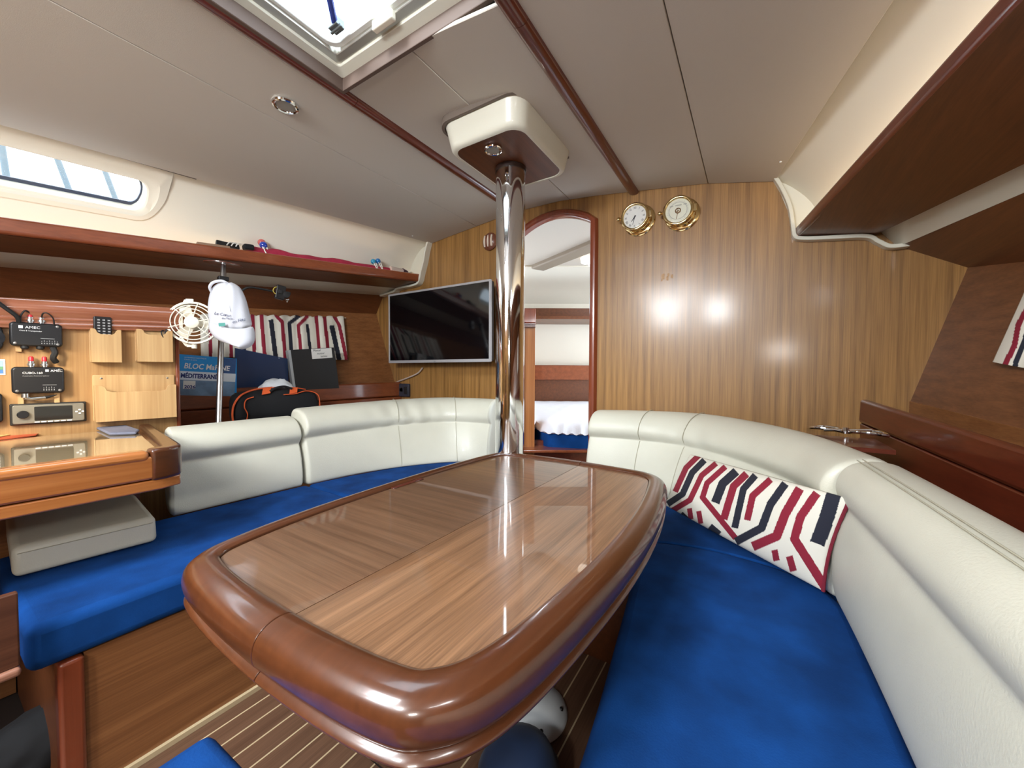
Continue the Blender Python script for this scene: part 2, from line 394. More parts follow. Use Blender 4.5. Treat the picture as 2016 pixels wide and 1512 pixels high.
# door frame moulding
bm = B(); path = [(DX0, 0.0)]+[(DX0, z) for z in (.6, 1.2, 1.8)]+ar+[(DX1, z) for z in (1.8, 1.2, .6, .0)]
def outn(i):
    a = Vector(path[max(i-1, 0)]); b = Vector(path[min(i+1, len(path)-1)]); t = (b-a).normalized(); return Vector((-t.y, t.x))
rings = []
prof = [(-.004, .034), (-.004, -.012), (.002, -.02), (.016, -.024), (.030, -.02), (.038, -.008), (.042, .0), (.042, .004), (.0, .004), (.0, .034)]
for i, p in enumerate(path):
    n = outn(i); rings.append([Vector((p[0]+n.x*d, YB+y, p[1]+n.y*d)) for d, y in prof])
loft(bm, rings); struct(obj('door_1', bm, MAHZ, bev=.001, seg=1))
# ------------------------------------------------------------------ hull sides
# port: liner, shelf, white strip, slanted panel, side panel
PW = thing('wall_port', None, None, (-2.6, 1, 1.5)); struct(PW)
SW = thing('wall_starboard', None, None, (.6, 1, 1.5)); struct(SW)
def sheet(nm, prof, fn, par, m, th=.014, y0=YA, y1=YB, out=-1):
    bm = B(); n = len(prof)
    loft(bm, [[fn(a, b, y, c) for a, b, c in prof]+[fn(a, b, y, c)+Vector((out*th, 0, th*.3)) for a, b, c in prof[::-1]] for y in [y0+(y1-y0)*k/14 for k in range(15)]])
    return obj(nm, bm, m, par, angle=50)
# port window opening sits in the liner: liner split in strips around it
LP = [(-2.080, 1.995, 0), (-2.14, 1.985, 0), (-2.20, 1.955, .01), (-2.262, 1.895, .03), (-2.315, 1.80, .06), (-2.345, 1.715, .075)]
LPF = cr([(a, b, c) for a, b, c in LP], 4)
def lpt(t, Y, out=0.):
    """point on the port liner, t 0 (ceiling) .. 1 (shelf)"""
    k = t*(len(LPF)-1); i = min(int(k), len(LPF)-2); f = k-i; q = LPF[i]*(1-f)+LPF[i+1]*f
    p = PX(q.x, q.y, Y, q.z); a = LPF[min(i+1, len(LPF)-1)]-LPF[i]
    nrm = Vector((-a.y, 0, a.x)).normalized(); nrm = -nrm if nrm.x > 0 else nrm   # outward (port/up)
    return p+nrm*out
def ringloop(Yc0, Yc1, t0, t1, r, n=7):
    """rounded rectangle in (Y,t); r in metres, t spans about .40 m"""
    K = .40; pts = rrect(Yc0, Yc1, t0*K, t1*K, r, n); return [(a, b/K) for a, b in pts]
WIN = (-.70, .655, .445, .655)
def grow(m, r): return ringloop(WIN[0]-m, WIN[1]+m, WIN[2]-m/.40, WIN[3]+m/.40, r)
bm = B()
hole = grow(.0, .04); n = len(hole)
loops = []
def L3(loop, out): return [lpt(min(max(t, 0), 1), y, out) for y, t in loop]
vs = [[bm.verts.new(p) for p in L3(lp, o)] for lp, o in ((ringloop(-.775, .735, .015, .730, .10), 0.001), (ringloop(-.772, .731, .02, .720, .098), -.008), (ringloop(-.735, .700, .30, .695, .07), -.012), (grow(.029, .055), -.002), (grow(.012, .045), -.002), (grow(.006, .042), .004), (grow(0, .04), .05))]
for a, b in zip(vs, vs[1:]):
    for i in range(n): bm.faces.new((a[i], a[(i+1) % n], b[(i+1) % n], b[i]))
WP = thing('window_2', None, None, (-2.65, 0, 1.85)); struct(WP)
obj('surround', bm, LINER, WP, angle=30)
bm = B(); L = L3(grow(.004, .042), .045); L2 = L3(grow(.004, .042), .055); hexa(bm, L, L2); obj('pane', bm, PANE, WP, smooth=False)
bm = B(); a = L3(grow(.006, .042), .052); b = L3(grow(-.006, .035), .050); c = L3(grow(-.006, .035), .060); d = L3(grow(.006, .042), .062)
vs = [[bm.verts.new(p) for p in l] for l in (a, b, c, d)]
for j in range(4):
    for i in range(n): bm.faces.new((vs[j][i], vs[j][(i+1) % n], vs[(j+1) % 4][(i+1) % n], vs[(j+1) % 4][i]))
obj('frame', bm, mat('window_gasket', (70, 74, 90), .5), WP)
# liner around the window: frame of patches
def linerpatch(nm, ya, yb, ta, tb):
    bm = B(); K = 8; J = 16
    g = [[bm.verts.new(lpt(ta+(tb-ta)*i/J, ya+(yb-ya)*k/K, 0)) for i in range(J+1)] for k in range(K+1)]
    h = [[bm.verts.new(lpt(ta+(tb-ta)*i/J, ya+(yb-ya)*k/K, .008)) for i in range(J+1)] for k in range(K+1)]
    for k in range(K):
        for i in range(J):
            bm.faces.new((g[k][i], g[k+1][i], g[k+1][i+1], g[k][i+1])); bm.faces.new((h[k][i], h[k][i+1], h[k+1][i+1], h[k+1][i]))
    return obj(nm, bm, LINER, PW, angle=50)
linerpatch('liner_panel', .665, YB, 0, 1); linerpatch('liner_panel', YA, -.71, 0, 1)
linerpatch('liner_panel', -.71, .665, 0, .425); linerpatch('liner_panel', -.71, .665, .675, 1)
# solid strip between ceiling panel and window moulding, its grey paints the shadow gap
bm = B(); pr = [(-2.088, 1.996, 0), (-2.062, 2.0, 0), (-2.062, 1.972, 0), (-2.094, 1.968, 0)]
quadprism(bm, pr, PX, YA, .80); struct(obj('trim_4', bm, mat('gap_shade_grey', (92, 84, 78), .8)))
# port fascia shelf (thing)
def shelfparts(side, fn, lab, fasc, under, led):
    s = thing('shelf', lab, 'shelf', fn(fasc[0][0], fasc[0][1], 1.2, .07))
    bm = B(); quadprism(bm, fasc, fn, YA, YB-.004); obj('fascia', bm, MAH if side == 'p' else MAHD, s, bev=.012, seg=4)
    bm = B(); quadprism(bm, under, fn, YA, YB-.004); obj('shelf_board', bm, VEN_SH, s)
    bm = B(); quadprism(bm, led, fn, YA+.3, YB-.06); obj('light_strip', bm, LEDM, s, smooth=False)
    return s
LEDM = mat('warm_light_strip', (255, 240, 205), .5, emit=(255, 226, 184), es=4.5)
SHP = shelfparts('p', PX, 'long reddish wooden shelf under the rectangular hull window', [(-2.164, 1.771, .072), (-2.164, 1.713, .076), (-2.186, 1.708, .076), (-2.190, 1.768, .072)],
           [(-2.188, 1.722, .076), (-2.188, 1.710, .076), (-2.420, 1.690, .080), (-2.420, 1.702, .080)],
           [(-2.192, 1.735, .074), (-2.204, 1.735, .074), (-2.204, 1.726, .074), (-2.192, 1.726, .074)])
SHS = shelfparts('s', SX, 'long dark wooden shelf high above the cushion with the striped pillow', [(.134, 1.668, -.015), (.137, 1.632, -.012), (.156, 1.622, -.012), (.160, 1.666, -.015)],
           [(.150, 1.642, -.012), (.142, 1.628, -.012), (.405, 1.590, .088), (.405, 1.612, .088)],
           [(.170, 1.656, -.012), (.186, 1.656, -.012), (.186, 1.648, -.012), (.170, 1.648, -.012)])
# white strips, dark slanted panels, side panels
sheet('moulding_strip', [(-2.412, 1.697, .080), (-2.52, 1.672, .080), (-2.640, 1.656, .080)], PX, PW, GRP)
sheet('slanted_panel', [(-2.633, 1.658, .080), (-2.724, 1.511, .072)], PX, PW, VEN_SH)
sheet('side_panel', [(-2.724, 1.511, .072), (-2.50, .93, .02)], PX, PW, VEN_Y)
sheet('lower_panel', [(-2.50, .94, .02), (-2.50, 0, 0)], PX, PW, VEN_Y)
sheet('liner_panel', [tuple(q) for q in cr([(.061, 1.905, 0), (.12, 1.862, 0), (.185, 1.79, 0), (.225, 1.71, 0), (.238, 1.63, 0)], 4)], SX, SW, LINER, out=1)
sheet('moulding_strip', [(.398, 1.604, .088), (.427, 1.603, .098), (.480, 1.534, .062)], SX, SW, GRP, out=1)
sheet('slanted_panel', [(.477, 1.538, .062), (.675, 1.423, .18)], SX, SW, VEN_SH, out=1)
sheet('side_panel', [(.675, 1.423, .18), (.53, .90, .08)], SX, SW, wood('side_veneer', (92, 54, 30), (124, 78, 48), 'Y', 1, .34, .3, .2), out=1)
sheet('lower_panel', [(.53, .91, .08), (.53, -.2, 0)], SX, SW, VEN_Y, out=1)
# white moulded bands where the hull sides meet the bulkhead
def band(nm, pts, w=.045, th=.016, y=YB):
    bm = B(); P = cr([(a, 0, b) for a, b in pts], 6); rings = []
    for i, p in enumerate(P):
        t = (P[min(i+1, len(P)-1)]-P[max(i-1, 0)]).normalized(); nn = Vector((-t.z, 0, t.x))
        rings.append([Vector((p.x, y-w, p.z)), Vector((p.x, y, p.z)), Vector((p.x, y, p.z))+nn*th, Vector((p.x, y-w, p.z))+nn*th])
    loft(bm, rings); return struct(obj(nm, bm, GRP, bev=.003))
band('trim_5', [(.055, 1.905), (.085, 1.84), (.112, 1.76), (.124, 1.68), (.134, 1.625), (.17, 1.606), (.27, 1.592), (.375, 1.578), (.41, 1.552), (.45, 1.524), (.51, 1.522)], .04)
for nm_, q in (('trim_10', [(.055, 1.905), (.085, 1.84), (.112, 1.76), (.126, 1.68), (.14, 1.625), (.27, 1.62), (.26, 1.72), (.21, 1.80), (.13, 1.87)]), ('trim_11', [(-2.075, 1.995), (-2.100, 1.93), (-2.120, 1.85), (-2.150, 1.77), (-2.165, 1.72), (-2.36, 1.71), (-2.33, 1.80), (-2.27, 1.90), (-2.20, 1.965)])):
    bm = B(); prism(bm, [(a, YB-.006, b) for a, b in q], (0, .006, 0)); struct(obj(nm_, bm, GRP, smooth=False))
band('trim_6', [(-2.075, 1.99), (-2.100, 1.93), (-2.120, 1.85), (-2.150, 1.77), (-2.165, 1.72), (-2.19, 1.69), (-2.25, 1.68), (-2.41, 1.675), (-2.46, 1.655), (-2.62, 1.64)], .05, -.016)
# locker ledges behind the backrests
def ledge(lab, fn, prof, top, par=None, m=MAH):
    s = thing('locker_ledge', lab, 'ledge', fn(prof[0][0], prof[0][1], 1.4, .03))
    bm = B(); quadprism(bm, prof[:4], fn, YA, YB-.004); obj('upper_board', bm, m, s, bev=.012, seg=3)
    bm = B(); quadprism(bm, prof[4:], fn, YA, YB-.004); obj('lower_board', bm, m, s, bev=.004)
    bm = B(); quadprism(bm, top, fn, YA, YB-.004); obj('shelf_board', bm, MAHD, s)
    return s
ledge('red-brown wooden ledge holding the books behind the white backrest', PX, [(-2.423, .939, .018), (-2.445, .939, .018), (-2.445, .825, .02), (-2.418, .825, .02), (-2.418, .822, .02), (-2.44, .822, .02), (-2.44, .50, .02), (-2.415, .50, .02)],
      [(-2.44, .86, .018), (-2.51, .86, .018), (-2.51, .845, .018), (-2.44, .845, .018)])
ledge('dark wooden ledge with a groove behind the backrest, under the small striped curtain corner', SX, [(.377, .914, .085), (.403, .914, .085), (.403, .815, .088), (.374, .815, .088), (.380, .811, .088), (.403, .811, .088), (.403, .40, .11), (.386, .40, .11)],
      [(.40, .86, .085), (.54, .86, .085), (.54, .845, .085), (.40, .845, .085)], m=MAHD)
# ------------------------------------------------------------------ aft part of the cabin, only seen in reflections
AW = thing('wall_aft', None, None, (-1, YA, 1)); struct(AW)
bm = B(); bx(bm, -3.2, -1.30, YA-.03, YA, 0, 2.1); obj('panel', bm, VEN_Z, AW, smooth=False)
bm = B(); bx(bm, -.64, 1.5, YA-.03, YA, 0, 2.1); obj('panel', bm, VEN_Z, AW, smooth=False)
bm = B(); bx(bm, -1.30, -.64, YA-.03, YA, 0, 1.55); obj('panel', bm, VEN_Z, AW, smooth=False)
bm = B()
for k in range(5): bx(bm, -1.25, -.69, YA+.08+k*.10, YA+.30+k*.02, .2+(4-k)*.27, .23+(4-k)*.27)
struct(obj('trim_7', bm, MAH, bev=.004))
ringbox('companionway_frame', MAH, (COMP[0]-.03, COMP[1]+.03, COMP[2]-.03, COMP[3]+.03), (COMP[0]+.005, COMP[1]-.005, COMP[2]+.005, COMP[3]-.005), 2.03, 2.14, par=AW)
# ------------------------------------------------------------------ settee seats and bases
def cushion(nm, pts, z0, z1, m, lab, cat='seat cushion', r=.022, group=None, parent=None, bulge=.006, smoothed=True):
    """rounded slab with a soft, slightly crowned top"""
    P = cr(pts, 5, closed=True) if len(pts) > 8 and smoothed else [Vector((a, b, 0)) for a, b in pts]
    bm = B(); n = len(P); c = sum(P, Vector())/n
    vs0 = [bm.verts.new((p.x, p.y, z0)) for p in P]; vs1 = [bm.verts.new((p.x, p.y, z1)) for p in P]
    bm.faces.new(vs0[::-1]); bm.faces.new(vs1)
    for i in range(n): bm.faces.new((vs0[i], vs0[(i+1) % n], vs1[(i+1) % n], vs1[i]))
    o = obj(nm, bm, m, parent, bev=r, seg=4, loc=None if parent else (c.x, c.y, z0), angle=60)
    if not parent: tag(o, lab, cat, group)
    return o
SZ = .46
# port bench
cushion('seat_cushion', [(-1.315, .128), (-1.325, 1.05), (-1.875, 1.06), (-1.91, .128)], .355, SZ, BLUE, 'blue suede seat cushion whose front corner sticks out beside the dark footwell')
P2 = [(-1.325, 1.056), (-1.33, 1.45), (-1.30, 1.56), (-1.20, 1.62), (-1.19, 1.99), (-1.45, 2.02), (-1.62, 1.93), (-1.73, 1.75), (-1.80, 1.5), (-1.84, 1.066)]
o = cushion('seat_cushion', [(-1.325, 1.056), (-1.33, 1.50), (-1.28, 1.60), (-1.19, 1.64), (-1.17, 1.95), (-1.42, 1.95), (-1.56, 1.87), (-1.70, 1.74), (-1.79, 1.54), (-1.855, 1.28), (-1.88, 1.066)], .355, SZ-.002, BLUE, 'blue suede corner seat cushion in front of the bulkhead with the television', smoothed=False)
bm = B(); BS = thing('settee_base', 'plain wooden bench base with a red-brown corner post, left of the table', 'bench base', (-1.35, 1.0, 0))
bx(bm, -1.355, -1.333, .215, 1.5, .012, .352); obj('front_panel', bm, VEN_Y, BS, smooth=False)
bm = B(); bx(bm, -1.362, -1.318, .172, .214, 0, .352); obj('corner_post', bm, MAHZ, BS, bev=.008, seg=3)
bm = B(); bx(bm, -1.355, -1.2, 1.5, 1.52, .012, .352); bx(bm, -1.21, -1.19, 1.52, 2.14, .012, .352); obj('front_panel', bm, VEN_Y, BS, smooth=False)
bm = B(); bx(bm, -1.333, -1.322, .22, 1.5, 0, .014); obj('skirting', bm, HOLLY, BS, smooth=False)
bm = B(); bx(bm, -1.95, -1.355, .172, .19, 0, .352); obj('end_panel', bm, VEN_SH, BS, smooth=False)
# aft of the port bench: low mahogany box side, void below
CS = thing('chart_seat_box', 'brown wooden box side with a pale rounded lower lip beside the blue cushion end', 'box', (-1.5, -.2, .4))
bm = B(); bx(bm, -1.30, -1.282, -.8, .118, .405, .56); obj('side_board', bm, wood('seat_box_brown', (74, 42, 28), (96, 58, 40), 'Y', .8, .4, .2, .2), CS, bev=.003)
bm = B(); bx(bm, -1.303, -1.272, -.8, .118, .388, .405); obj('lip', bm, mat('pale_lip', (150, 104, 84), .35, coat=.3), CS, bev=.006, seg=3)
bm = B(); bx(bm, -1.98, -1.96, -1.2, .17, 0, .6); struct(obj('trim_8', bm, VEN_Y, smooth=False))
# starboard settee
ST = thing('settee_base', 'dark wooden bench base partly hidden below the table on the right', 'bench base', (-.2, .8, 0))
bm = B(); prism(bm, [(-.235, 1.27, 0), (-.215, 1.27, 0), (-.14, -.3, 0), (-.16, -.3, 0)], (0, 0, .33)); obj('front_panel', bm, VEN_Y, ST, smooth=False)
bm = B(); bx(bm, -.80, -.225, 1.30, 1.32, 0, .33); obj('front_panel', bm, VEN_SH, ST, smooth=False)
bm = B(); bx(bm, -.555, -.525, 1.27, 1.30, 0, .33); obj('post', bm, MAHZ, ST, bev=.006)
cushion('seat_cushion', [(-.74, 1.262), (-.30, 1.262), (-.285, 1.36), (-.14, 1.405), (.02, 1.395), (.14, 1.365), (.20, 1.33), (.12, 1.50), (-.06, 1.68), (-.30, 1.80), (-.52, 1.87), (-.74, 1.88)], .335, .443, BLUE, 'blue suede seat cushion under the striped pillow along the wooden bulkhead')
cushion('seat_cushion', [(-.300, 1.335), (-.14, 1.392), (.0, 1.388), (.13, 1.345), (.20, 1.24), (.215, .95), (.225, .5), (.24, -.3), (-.17, -.3), (-.205, .45), (-.25, .85), (-.29, 1.15)], .335, .448, BLUE, 'long blue suede seat cushion filling the lower right of the view', r=.025)
# ------------------------------------------------------------------ leather backrests
BPROF = [(.03, .0), (-.10, .03), (-.17, .16), (-.16, .38), (-.02, .585), (.08, .615), (-.06, .645), (-.30, .72), (-.28, .82), (-.02, .93), (.45, .99), (.95, 1.0), (1.25, .95), (1.38, .80), (1.38, .4), (1.35, .0)]
def backrest(name, base, crest, lab, seams=(), z0=.455, prof=BPROF, roll=True, wr=0., stitch=None, endlean=(0, 0)):
    Bp = cr([(a, b, z0) for a, b in base], 8); Cp = cr([tuple(c) for c in crest], 8); n = len(Bp)
    mid = Bp[n//2]; s = thing(name, lab, 'backrest', (mid.x, mid.y, z0))
    def ring(i, shrink=0., off=0.):
        b, c = Bp[i], Cp[i]; d = Vector((c.x-b.x, c.y-b.y, 0)); L = max(d.length, .06)
        t = (Bp[min(i+1, n-1)]-Bp[max(i-1, 0)]).normalized(); nn = d.normalized()
        # use a constant thickness in the normal direction so curved parts stay plump
        out = []
        cx, cz = .55, .5
        for k, (u, v) in enumerate(prof):
            if shrink: u = cx+(u-cx)*(1-shrink*2.2); v = cz+(v-cz)*(1-shrink*.75)
            w = 0
            if wr and 6 <= k <= 10: w = wr*math.sin(i*1.9+k*.6)*math.exp(-((i-n*.42)/(n*.13))**2)
            base_u = min(max(v, 0), 1)*(L-.10)          # recline
            x = base_u+(u*.10)+w-off*0
            out.append(b+nn*x+Vector((0, 0, (c.z-z0)*v)))
        return out
    def endcap(i, sgn, k):
        t = (Bp[min(i+1, n-1)]-Bp[max(i-1, 0)]).normalized()*sgn
        return [p+t*k for p in ring(i, {0: .10, .010: .045, .018: 0}.get(0, 0))]
    rings = []
    t0 = (Bp[1]-Bp[0]).normalized(); t1 = (Bp[-1]-Bp[-2]).normalized()
    for sh, k in ((.16, 0), (.06, .004), (.015, .012)): rings.append([p+t0*k for p in ring(0, sh)])
    for i in range(1, n-1): rings.append(ring(i))
    for sh, k in ((.015, .012), (.06, .004), (.16, 0)): rings.append([p-t1*k for p in ring(n-1, sh)])
    bm = B(); loft(bm, rings); obj('padding', bm, LEA, s, sub=2, angle=0)
    for q in seams:
        i = min(max(int(q*(n-1)), 1), n-2); R = ring(i)
        P = cr(R[1:13], 5)
        bm = B(); tube(bm, [p for p in P], .0016, 6)
        P2 = [p for p in P]; obj('seam', bm, SEAM, s)
    if stitch:
        for (u, v) in stitch:
            pts = []
            for i in range(1, n-1):
                b, c = Bp[i], Cp[i]; d = Vector((c.x-b.x, c.y-b.y, 0)); L = max(d.length, .06); nn = d.normalized()
                pts.append(b+nn*(v*(L-.10)+u*.10)+Vector((0, 0, (c.z-z0)*v)))
            bm = B(); tube(bm, pts, .0013, 5); obj('stitch_line', bm, SEAM, s)
    return s
backrest('backrest', [(-1.885, .535), (-1.880, .70), (-1.873, .87), (-1.868, 1.045)],
         [(-1.985, .550, .80), (-1.99, .71, .80), (-1.998, .87, .80), (-2.00, 1.045, .80)], 'straight cream leather backrest between the chart table and the curved corner backrest', z0=.455)
backrest('backrest', [(-1.862, 1.055), (-1.835, 1.30), (-1.75, 1.56), (-1.62, 1.77), (-1.50, 1.88), (-1.38, 1.925)],
         [(-1.995, 1.055, .835), (-2.00, 1.32, .84), (-1.965, 1.68, .845), (-1.84, 1.95, .85), (-1.63, 2.045, .85), (-1.40, 2.06, .85)],
         'curved cream leather backrest in the corner below the television', seams=(.40, .70), wr=.013, z0=.453)
backrest('backrest', [(-.755, 1.925), (-.52, 1.91), (-.31, 1.82), (-.10, 1.67), (.08, 1.46), (.185, 1.235)],
         [(-.745, 2.085, .815), (-.48, 2.09, .825), (-.20, 2.06, .828), (.02, 1.86, .825), (.18, 1.58, .822), (.275, 1.25, .815)],
         'cream leather backrest curving along the wooden bulkhead behind the striped pillow', seams=(.24, .42), wr=.005, z0=.45)
backrest('backrest', [(.192, 1.225), (.203, 1.05), (.212, .82), (.222, .45), (.235, 0.0), (.25, -.4)],
         [(.280, 1.235, .815), (.297, 1.06, .812), (.315, .84, .808), (.335, .47, .805), (.36, 0.0, .80), (.38, -.4, .80)],
         'long cream leather backrest running down the right edge of the view', z0=.45,
         prof=[(.03, .0), (-.12, .03), (-.22, .16), (-.22, .40), (-.10, .62), (.02, .70), (-.06, .73), (-.14, .80), (-.08, .88), (.10, .96), (.45, 1.0), (.95, 1.0), (1.25, .95), (1.38, .80), (1.38, .4), (1.35, .0)],
         stitch=((.30, .996), (.40, 1.004)))
# bolster stored under the chart table
bs = thing('bolster', 'cream leather bolster lying on the blue seat under the chart table', 'bolster', (-1.85, .3, .46))
A0, A1 = V(atZ(24, 1142, .463)), V(atZ(311, 1066, .463))
A1 = Vector((A1.x+.0, A1.y, .463)); up = Vector((-.01, 0, .080)); back = Vector((-.33, .02, .03)); 
bm = B(); hexa(bm, [A0, A1, A1+back, A0+back], [A0+up, A1+up, A1+up+back, A0+up+back]); obj('padding', bm, LEA, bs, bev=.016, seg=4)
bm = B(); tube(bm, [A0+up*.80+Vector((.0015, .01, 0)), A1+up*.80+Vector((.0015, -.01, 0))], .0012, 6); obj('seam', bm, SEAM, bs)
# ------------------------------------------------------------------ table
TZ = .650
TO = cr([(-.86, .262), (-.61, .250), (-.37, .266), (-.285, .305), (-.238, .40), (-.210, .60), (-.197, .82), (-.202, 1.05), (-.225, 1.27), (-.255, 1.40), (-.32, 1.462), (-.43, 1.483), (-.65, 1.502), (-.88, 1.488), (-.975, 1.455), (-1.012, 1.37), (-1.028, 1.15), (-1.030, .90), (-1.015, .60), (-.985, .40), (-.945, .30)], 8, True)
nT = len(TO)
def tnorm(i):
    t = (TO[(i+1) % nT]-TO[i-1]).normalized(); return Vector((t.y, -t.x, 0))     # outward for ccw
_a = sum(TO[i].x*TO[(i+1) % nT].y-TO[(i+1) % nT].x*TO[i].y for i in range(nT)); SGN = 1 if _a > 0 else -1
TB = thing('saloon_table', 'glossy wooden saloon table with a thick rounded rim', 'table', (-.61, .87, 0))
RP = [(-.060, .640), (-.058, .6545), (-.052, .658), (-.038, .660), (-.020, .656), (-.006, .645), (.0, .628), (-.001, .612), (-.007, .600), (-.013, .596), (-.006, .592), (-.002, .586), (-.006, .579), (-.025, .577), (-.060, .577)]
RP = [(p.x, p.y) for p in cr([(a, b, 0) for a, b in RP[2:10]], 3)]; RP = [(-.060, .640), (-.058, .6545)]+RP+[(-.006, .592), (-.002, .586), (-.006, .579), (-.025, .577), (-.060, .577)]
def rimring(i, ins=0): n_ = tnorm(i)*SGN; return [TO[i]+n_*(o)+Vector((0, 0, z)) for o, z in RP]
XS = -.585
def seg_idx(side):
    idx = [i for i in range(nT) if (TO[i].x < XS) == (side < 0)]
    # rotate so it is contiguous
    for k in range(len(idx)):
        if (idx[k-1]+1) % nT != idx[k]: return idx[k:]+idx[:k]
    return idx
SEGP = {}
for side in (-1, 1):
    idx = seg_idx(side); rings = [rimring(i) for i in idx]
    g = .0008*side
    def cut(ra, rb):   # point ring where x == XS
        f = (XS+g-ra[6].x)/(rb[6].x-ra[6].x); out = [a+(b-a)*f for a, b in zip(ra, rb)]
        return [Vector((XS+g, p.y, p.z)) for p in out]
    first = cut(rimring(idx[0]), rimring((idx[0]-1) % nT)); last = cut(rimring(idx[-1]), rimring((idx[-1]+1) % nT))
    rings = [first]+rings+[last]
    bm = B(); loft(bm, rings); obj('rim', bm, RIM, TB, bev=.0012, seg=1, angle=30)
    inn = [Vector((r[0].x, r[0].y, 0)) for r in rings]
    SEGP[side] = inn
    bm = B(); hexa(bm, [p+Vector((0, 0, .62)) for p in inn], [p+Vector((0, 0, TZ)) for p in inn])
    o = obj('leaf', bm, TBX if side < 0 else TBY, TB, smooth=False)
# finger catch on the left rim
i0 = min(range(nT), key=lambda i: (TO[i]-Vector((-1.03, .88, 0))).length)
bm = B(); bx(bm, -.979, -.955, .82, .95, .6505, .653); obj('finger_catch', bm, MAHD, TB, bev=.001, seg=1)
for yy in (.52, .985):
    bm = B(); M = Matrix.Translation((-.555, yy, 0)); lathe(bm, [(.0335, .045), (.0335, .60)], M, 28)
    obj('leg', bm, mat('dark_red_leg', (60, 24, 16), .3, coat=.5), TB)
    bm = B(); lathe(bm, [(.070, .575), (.070, .60)], M, 28); obj('mount_plate', bm, BLACK, TB)
    bm = B(); R0 = .115
    lathe(bm, [(R0, .001), (R0, .006), (.108, .014), (.085, .034), (.060, .050), (.040, .058), (.034, .060), (.034, .046)], M, 40)
    pl = obj('foot', bm, WHITE, TB, angle=50)
    for k in range(6):
        a = k*math.pi/3+.35; c = Vector((-.555+.096*math.cos(a), yy+.096*math.sin(a), .0235)); bm = B()
        bmesh.ops.create_uvsphere(bm, u_segments=8, v_segments=6, radius=.0065, matrix=Matrix.Translation(c)); obj('screw', bm, BLACK, pl)
bm = B(); bx(bm, -.60, -.51, .45, 1.06, .56, .578); obj('crossbar', bm, mat('underframe', (50, 30, 20), .5), TB)
# ------------------------------------------------------------------ mast post
MX, MY = V(atY(1004, 700, 1.50)).x, 1.50
MP = thing('mast_post', 'mirror-polished steel post rising behind the far end of the table', 'post', (MX, MY, 0))
bm = B(); M = Matrix.Translation((MX, MY, 0)); lathe(bm, [(.0665, 0), (.0665, 1.94)], M, 64); obj('tube', bm, CHROME, MP)
bm = B(); lathe(bm, [(.0700, 1.925), (.0700, 1.944)], M, 64); obj('collar', bm, mat('dark_ring', (40, 24, 18), .4), MP)
# deck collar: cream moulded box with wooden underside
CX, CY = -.945, 1.425
DC = thing('mast_collar', 'cream rounded box around the top of the steel post with a wooden underside', 'ceiling fitting', (CX, CY, 2.0))
def trap(s, dz, x0=-1.125, x1=-.735, y0=1.215, y1=1.70, r=.07):
    cx, cy = (x0+x1)/2, (y0+y1)/2; p = rrect(x0, x1, y0, y1, r, 7)
    return [Vector((cx+(a-cx)*s, cy+(b-cy)*s, dz)) for a, b in p]
bm = B(); loft(bm, [trap(1.03, 2.045), trap(1.0, 2.03), trap(.94, 1.965), trap(.925, 1.952), trap(.89, 1.944), trap(.84, 1.942), trap(.83, 1.948)]); obj('housing', bm, GRP, DC, angle=40)
bm = B(); loft(bm, [trap(.835, 1.9455), trap(.835, 1.949)]); obj('underside', bm, VEN_SH, DC, smooth=False)
bm = B(); loft(bm, [trap(1.075, 2.062), trap(1.075, 2.035), trap(1.03, 2.034), trap(1.03, 2.045)]); obj('gasket', bm, mat('taupe_gasket', (110, 98, 88), .7), DC)
def spot(c, nm='ceiling_light', lab='', r=.037, tilt=(0, 0, -1)):
    s = thing(nm, lab, 'light', c); M = frame(c, (1, 0, 0), tilt)
    bm = B(); torus(bm, M @ Matrix.Translation((0, 0, .003)), r*.88, r*.17, 36, 8); lathe(bm, [(r*.9, -.004), (r*.9, .003)], M); obj('bezel', bm, CHROME, s)
    bm = B(); lathe(bm, [(r*.72, .003), (r*.70, .006), (r*.35, .0075), (.001, .008)], M); obj('lens', bm, mat('frosted_lens', (150, 148, 140), .35), s)
p = V(atZ(971, 293, 1.943)); spot((p.x, p.y, 1.941), lab='small round chrome light under the cream mast collar', r=.036)
p = V(atZ(562, 206, zc(-1.55))); sl = (zc(-1.5)-zc(-1.6))/.1
spot((p.x, p.y, zc(p.x)-.001), lab='round chrome light alone in the ceiling left of the hatch', r=.045, tilt=(sl, 0, -1))
for (u, v, la) in ((1537, 318, 'tiny white screw cap on the ceiling near the right corner of the bulkhead'), (812, 464, 'tiny white screw cap on the ceiling above the left shelf end')):
    x = -1.0
    for _ in range(8): q = V(atZ(u, v, zc(x))); x = q.x
    bm = B(); lathe(bm, [(.005, 0), (.005, .002), (.003, .004)], frame((q.x, q.y, zc(q.x)), (1, 0, 0), (0, 0, -1)), 12); tag(obj('screw_cap', bm, PAPER, loc=(q.x, q.y, zc(q.x))), la, 'screw cap')
